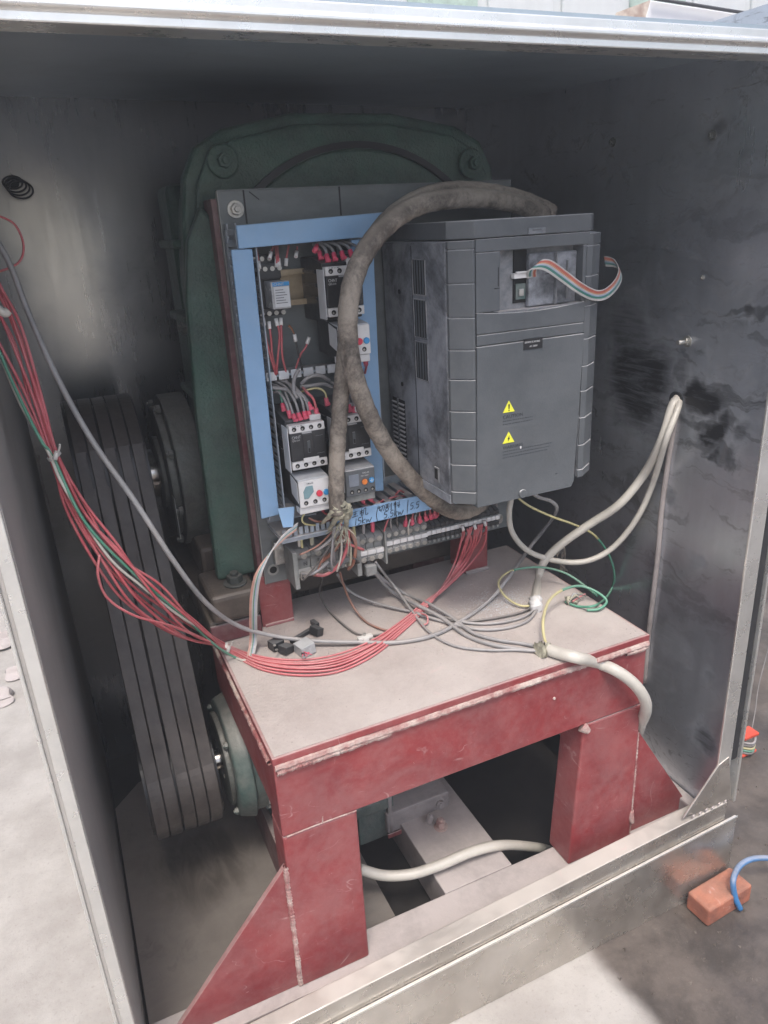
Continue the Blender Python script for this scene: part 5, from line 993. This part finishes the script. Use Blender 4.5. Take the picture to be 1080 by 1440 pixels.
# debris
db = thing('broken_relay', 'broken black relay socket with clear cover lying on the stand top', 'relay debris', (0.2893,0.2784,0.4790))
def chunk(cu, a, s, m_, nm, rz=0.0, h=.01, tilt=0.0):
    x, y, z = cu; g = G(); g.box(-s[0], s[0], -s[1], s[1], 0, h)
    mtx = Matrix.Translation((x, y, z+.0006)) @ Matrix.Rotation(rz, 4, 'Z') @ Matrix.Rotation(tilt, 4, 'Y'); g.v = [tuple(mtx @ Vector(v)) for v in g.v]
    return obj(nm, g, m_, a, bevel=.0008)
chunk((0.2666,0.2761,0.4790), db, (.009, .008), 'black', 'black_block', .3, .013); chunk((0.2748,0.2588,0.4790), db, (.008, .008), 'black', 'black_block', .5, .011, .2)
chunk((0.2993,0.2450,0.4790), db, (.011, .011), 'clear', 'clear_cover', .25, .016, -.1)
chunk((0.3084,0.2875,0.4790), db, (.022, .003), 'black', 'broken_bar', .45, .006); chunk((0.3276,0.2834,0.4790), db, (.006, .009), 'black', 'broken_end', .4, .012, .3); chunk((0.3356,0.3090,0.4790), db, (.0035, .008), 'black', 'broken_prong', .2, .007)
for k in range(7):
    p = Vector((0.2916,0.2175,0.4965)); a = random.uniform(0, 6.3); obj('printed_squiggle', G().tube([p+Vector((random.uniform(-.008, .008), random.uniform(-.009, .004), 0)) for _ in range(3)], .0006, n=4), 'ink' if k % 2 else 'pink', db)
for p in ((0.2610,0.2628,0.4925), (0.2604,0.2506,0.4925)): obj('contact', G().cyl(p, (p[0], p[1], p[2]+.001), .0022, n=10), 'screw', db)
kn = thing('frayed_wire_knot', 'dirty knot of stripped wire ends on the rear right of the stand top', 'wire end', (0.7034,0.1837,0.4790))
for k in range(9):
    p = Vector((0.6976,0.1764,0.4840)); q = p+Vector((random.uniform(-.006, .03), random.uniform(-.018, .014), random.uniform(-.002, .010))); obj('strand', G().tube([p+Vector((-.006, random.uniform(-.006, .006), 0)), (p+q)/2+Vector((0, 0, .006)), q], (.0018, .0007), n=5), ('jute', 'wire_black', 'grey_plastic')[k % 3], kn)
obj('tape_lump', G().tube([Vector((0.6921,0.1796,0.4840)), Vector((0.6968,0.1756,0.4870)), Vector((0.7015,0.1664,0.4840))], (.006, .003), n=8, wob=.5), 'jute', kn)
obj('red_core', G().tube([(0.6933,0.1678,0.4880),(0.7073,0.1708,0.4900),(0.7226,0.1750,0.4900)], .0011, n=6), 'wire_red', kn)
kn2 = thing('rope_knot', 'dark frayed cable tuft behind the rear edge of the stand top', 'cable end', (0.8369,0.3800,0.4322))
for k in range(8):
    p = Vector((0.8209,0.3600,0.4513)); obj('strand', G().tube([p+Vector((random.uniform(-.008, .008), 0, .02)), p+Vector((random.uniform(-.012, .012), 0, 0)), p+Vector((random.uniform(-.004, .02), 0, -.03))], (.0022, .0008), n=5), 'wire_black' if k % 2 else 'rubber', kn2)
wire([(0.8655,0.1660,0.7558),(0.8640,0.1696,0.7181),(0.8640,0.1743,0.6621),(0.8630,0.1770,0.5927),(0.8630,0.1765,0.5208),(0.8630,0.1790,0.4443),(0.8630,0.1814,0.3773),(0.8630,0.1812,0.2806)], .0042, 'dusty', 'dusty grey conduit running down the right wall from the cable hole', name='wall_conduit', cat='conduit')
# grit on the stand and in the sill
def grit(name, n, fn, m_, smin, smax, label, cat):
    g = G()
    for _ in range(n):
        x, y, z = fn(); s_ = random.uniform(smin, smax); vs = [(x+s_*a*random.uniform(.6, 1.2), y+s_*b*random.uniform(.6, 1.2), z+s_*c*random.uniform(.4, 1)) for a, b, c in ((1, 0, 0), (-.6, .9, 0), (-.6, -.9, 0), (0, 0, 1.1))]
        g.add(vs, [(0, 1, 3), (1, 2, 3), (2, 0, 3), (0, 2, 1)])
    o = obj(name, g, m_); o['label'] = label; o['category'] = cat; o['kind'] = 'stuff'; return o
grit('dust_grit', 1500, lambda: ((lambda p: (min(max(p[0]+random.gauss(0, .03), TX0+.01), TX1-.01), min(max(p[1]+random.gauss(0, .022), TY+.01), .40), TZ+.001))((0.6037,0.2318,0.4776))), 'label', .0004, .0011, 'pale grit scattered on the stand top between the cables', 'grit')
grit('dust_grit', 500, lambda: (random.uniform(TX0+.01, TX1-.01), random.uniform(TY+.01, .40), TZ+.001), 'dusty', .0003, .0010, 'dark crumbs scattered thinly over the whole stand top', 'grit')
grit('gravel', 1300, lambda: (random.uniform(.62, 1.6), random.uniform(-.35, 1.4), .0), 'brownpad', .001, .0042, 'small stones and crumbs on the dark wet ground at right', 'gravel')
# ================================================================ outside at right: brick, hose, orange thing
br = G(); br.box(-.048, .048, -.021, .021, 0, .034)
mtx = Matrix.Translation((.872, -.002, .001)) @ Matrix.Rotation(R(10), 4, 'Z'); 
bb = obj('brick', br, 'brick', bevel=.004, seg=3); bb.location = (.8445, -.030, .001); bb.rotation_euler = (0, 0, R(3)); tag(bb, 'orange red clay brick lying on the wet ground beside the cabinet corner', 'brick')
tag(obj('hose', G().tube([(0.9807,-0.0543,0.0450),(0.9434,-0.0376,0.0550),(0.9115,-0.0280,0.0600),(0.8846,-0.0276,0.0580),(0.8561,-0.0412,0.0560),(0.8550,-0.0499,0.0300),(0.8626,-0.0557,0.0080)], .0044, n=12), 'wire_blue'), 'bright blue hose arching over the brick', 'hose')
on = thing('orange_reel', 'small orange holder wound with dark wires on the ground at the right edge', 'wire holder', (1.1778,0.2057,0.0000))
p = Vector((1.1657,0.1952,0.0000))
for dz in (.004, .045): obj('flange', G().box(p.x-.02, p.x+.02, p.y-.006, p.y+.02, dz, dz+.007), 'orange', on, bevel=.002)
for k, m_ in enumerate(('wire_black', 'wire_green', 'wire_yellow', 'wire_black', 'wire_grey')):
    obj('wound_wire', G().tube([(p.x-.022, p.y+.004, .014+k*.006), (p.x, p.y-.010, .012+k*.006), (p.x+.022, p.y+.004, .016+k*.006)], .0026, n=6), m_, on)
wire([(1.1923,0.2126,0.0300),(1.2360,0.2428,0.0500),(1.3128,0.2991,0.0600),(1.4773,0.4069,0.0600)], .0012, 'wire_black', 'thin dark wire rising from the orange holder')
# outside at left: rubble on the bright ground
for (u, v, sz, lab) in (((-0.2148,1.4600,0.0000), 0, .035, 'larger grey rubble lump on the bright ground at the far left'), ((-0.1871,1.2669,0.0000), 1, .024, 'middle grey rubble lump on the bright ground at the far left'), ((-0.2110,1.1593,0.0000), 2, .03, 'nearest grey rubble lump on the bright ground at the far left')):
    bm = bmesh.new(); bmesh.ops.create_icosphere(bm, subdivisions=3, radius=sz)
    g = G(); g.add([(u[0]+q.co.x*1.3*(1+.5*math.sin(q.co.x*90+v)*math.cos(q.co.y*70)), u[1]+q.co.y*(1+.4*math.cos(q.co.z*120+v)), max(.001, sz*.25+q.co.z*.55*(1+.5*math.sin(q.co.y*110)))) for q in bm.verts], [[q.index for q in f.verts] for f in bm.faces]); bm.free()
    tag(obj('rubble', g, 'dusty'), lab, 'rubble', 'rubble at the far left')
# haze: added closed box round camera and scene, lifts blacks like lens glare
hz = obj('added_haze', G().box(-9, 15, -9, 9, -1.2, 8), 'ground'); hm = bpy.data.materials.new('glare_haze'); hm.use_nodes = True; nt = hm.node_tree
nt.nodes.remove(nt.nodes['Principled BSDF']); pv = nt.nodes.new('ShaderNodeVolumePrincipled'); pv.inputs['Color'].default_value = (.93, .95, 1, 1); pv.inputs['Density'].default_value = .062; pv.inputs['Anisotropy'].default_value = .3
nt.links.new(pv.outputs[0], nt.nodes['Material Output'].inputs['Volume']); hz.data.materials.clear(); hz.data.materials.append(hm); hz['kind'] = 'stuff'; hz['label'] = 'added thin volume standing in for lens glare around the open cabinet'; hz['category'] = 'added_haze'
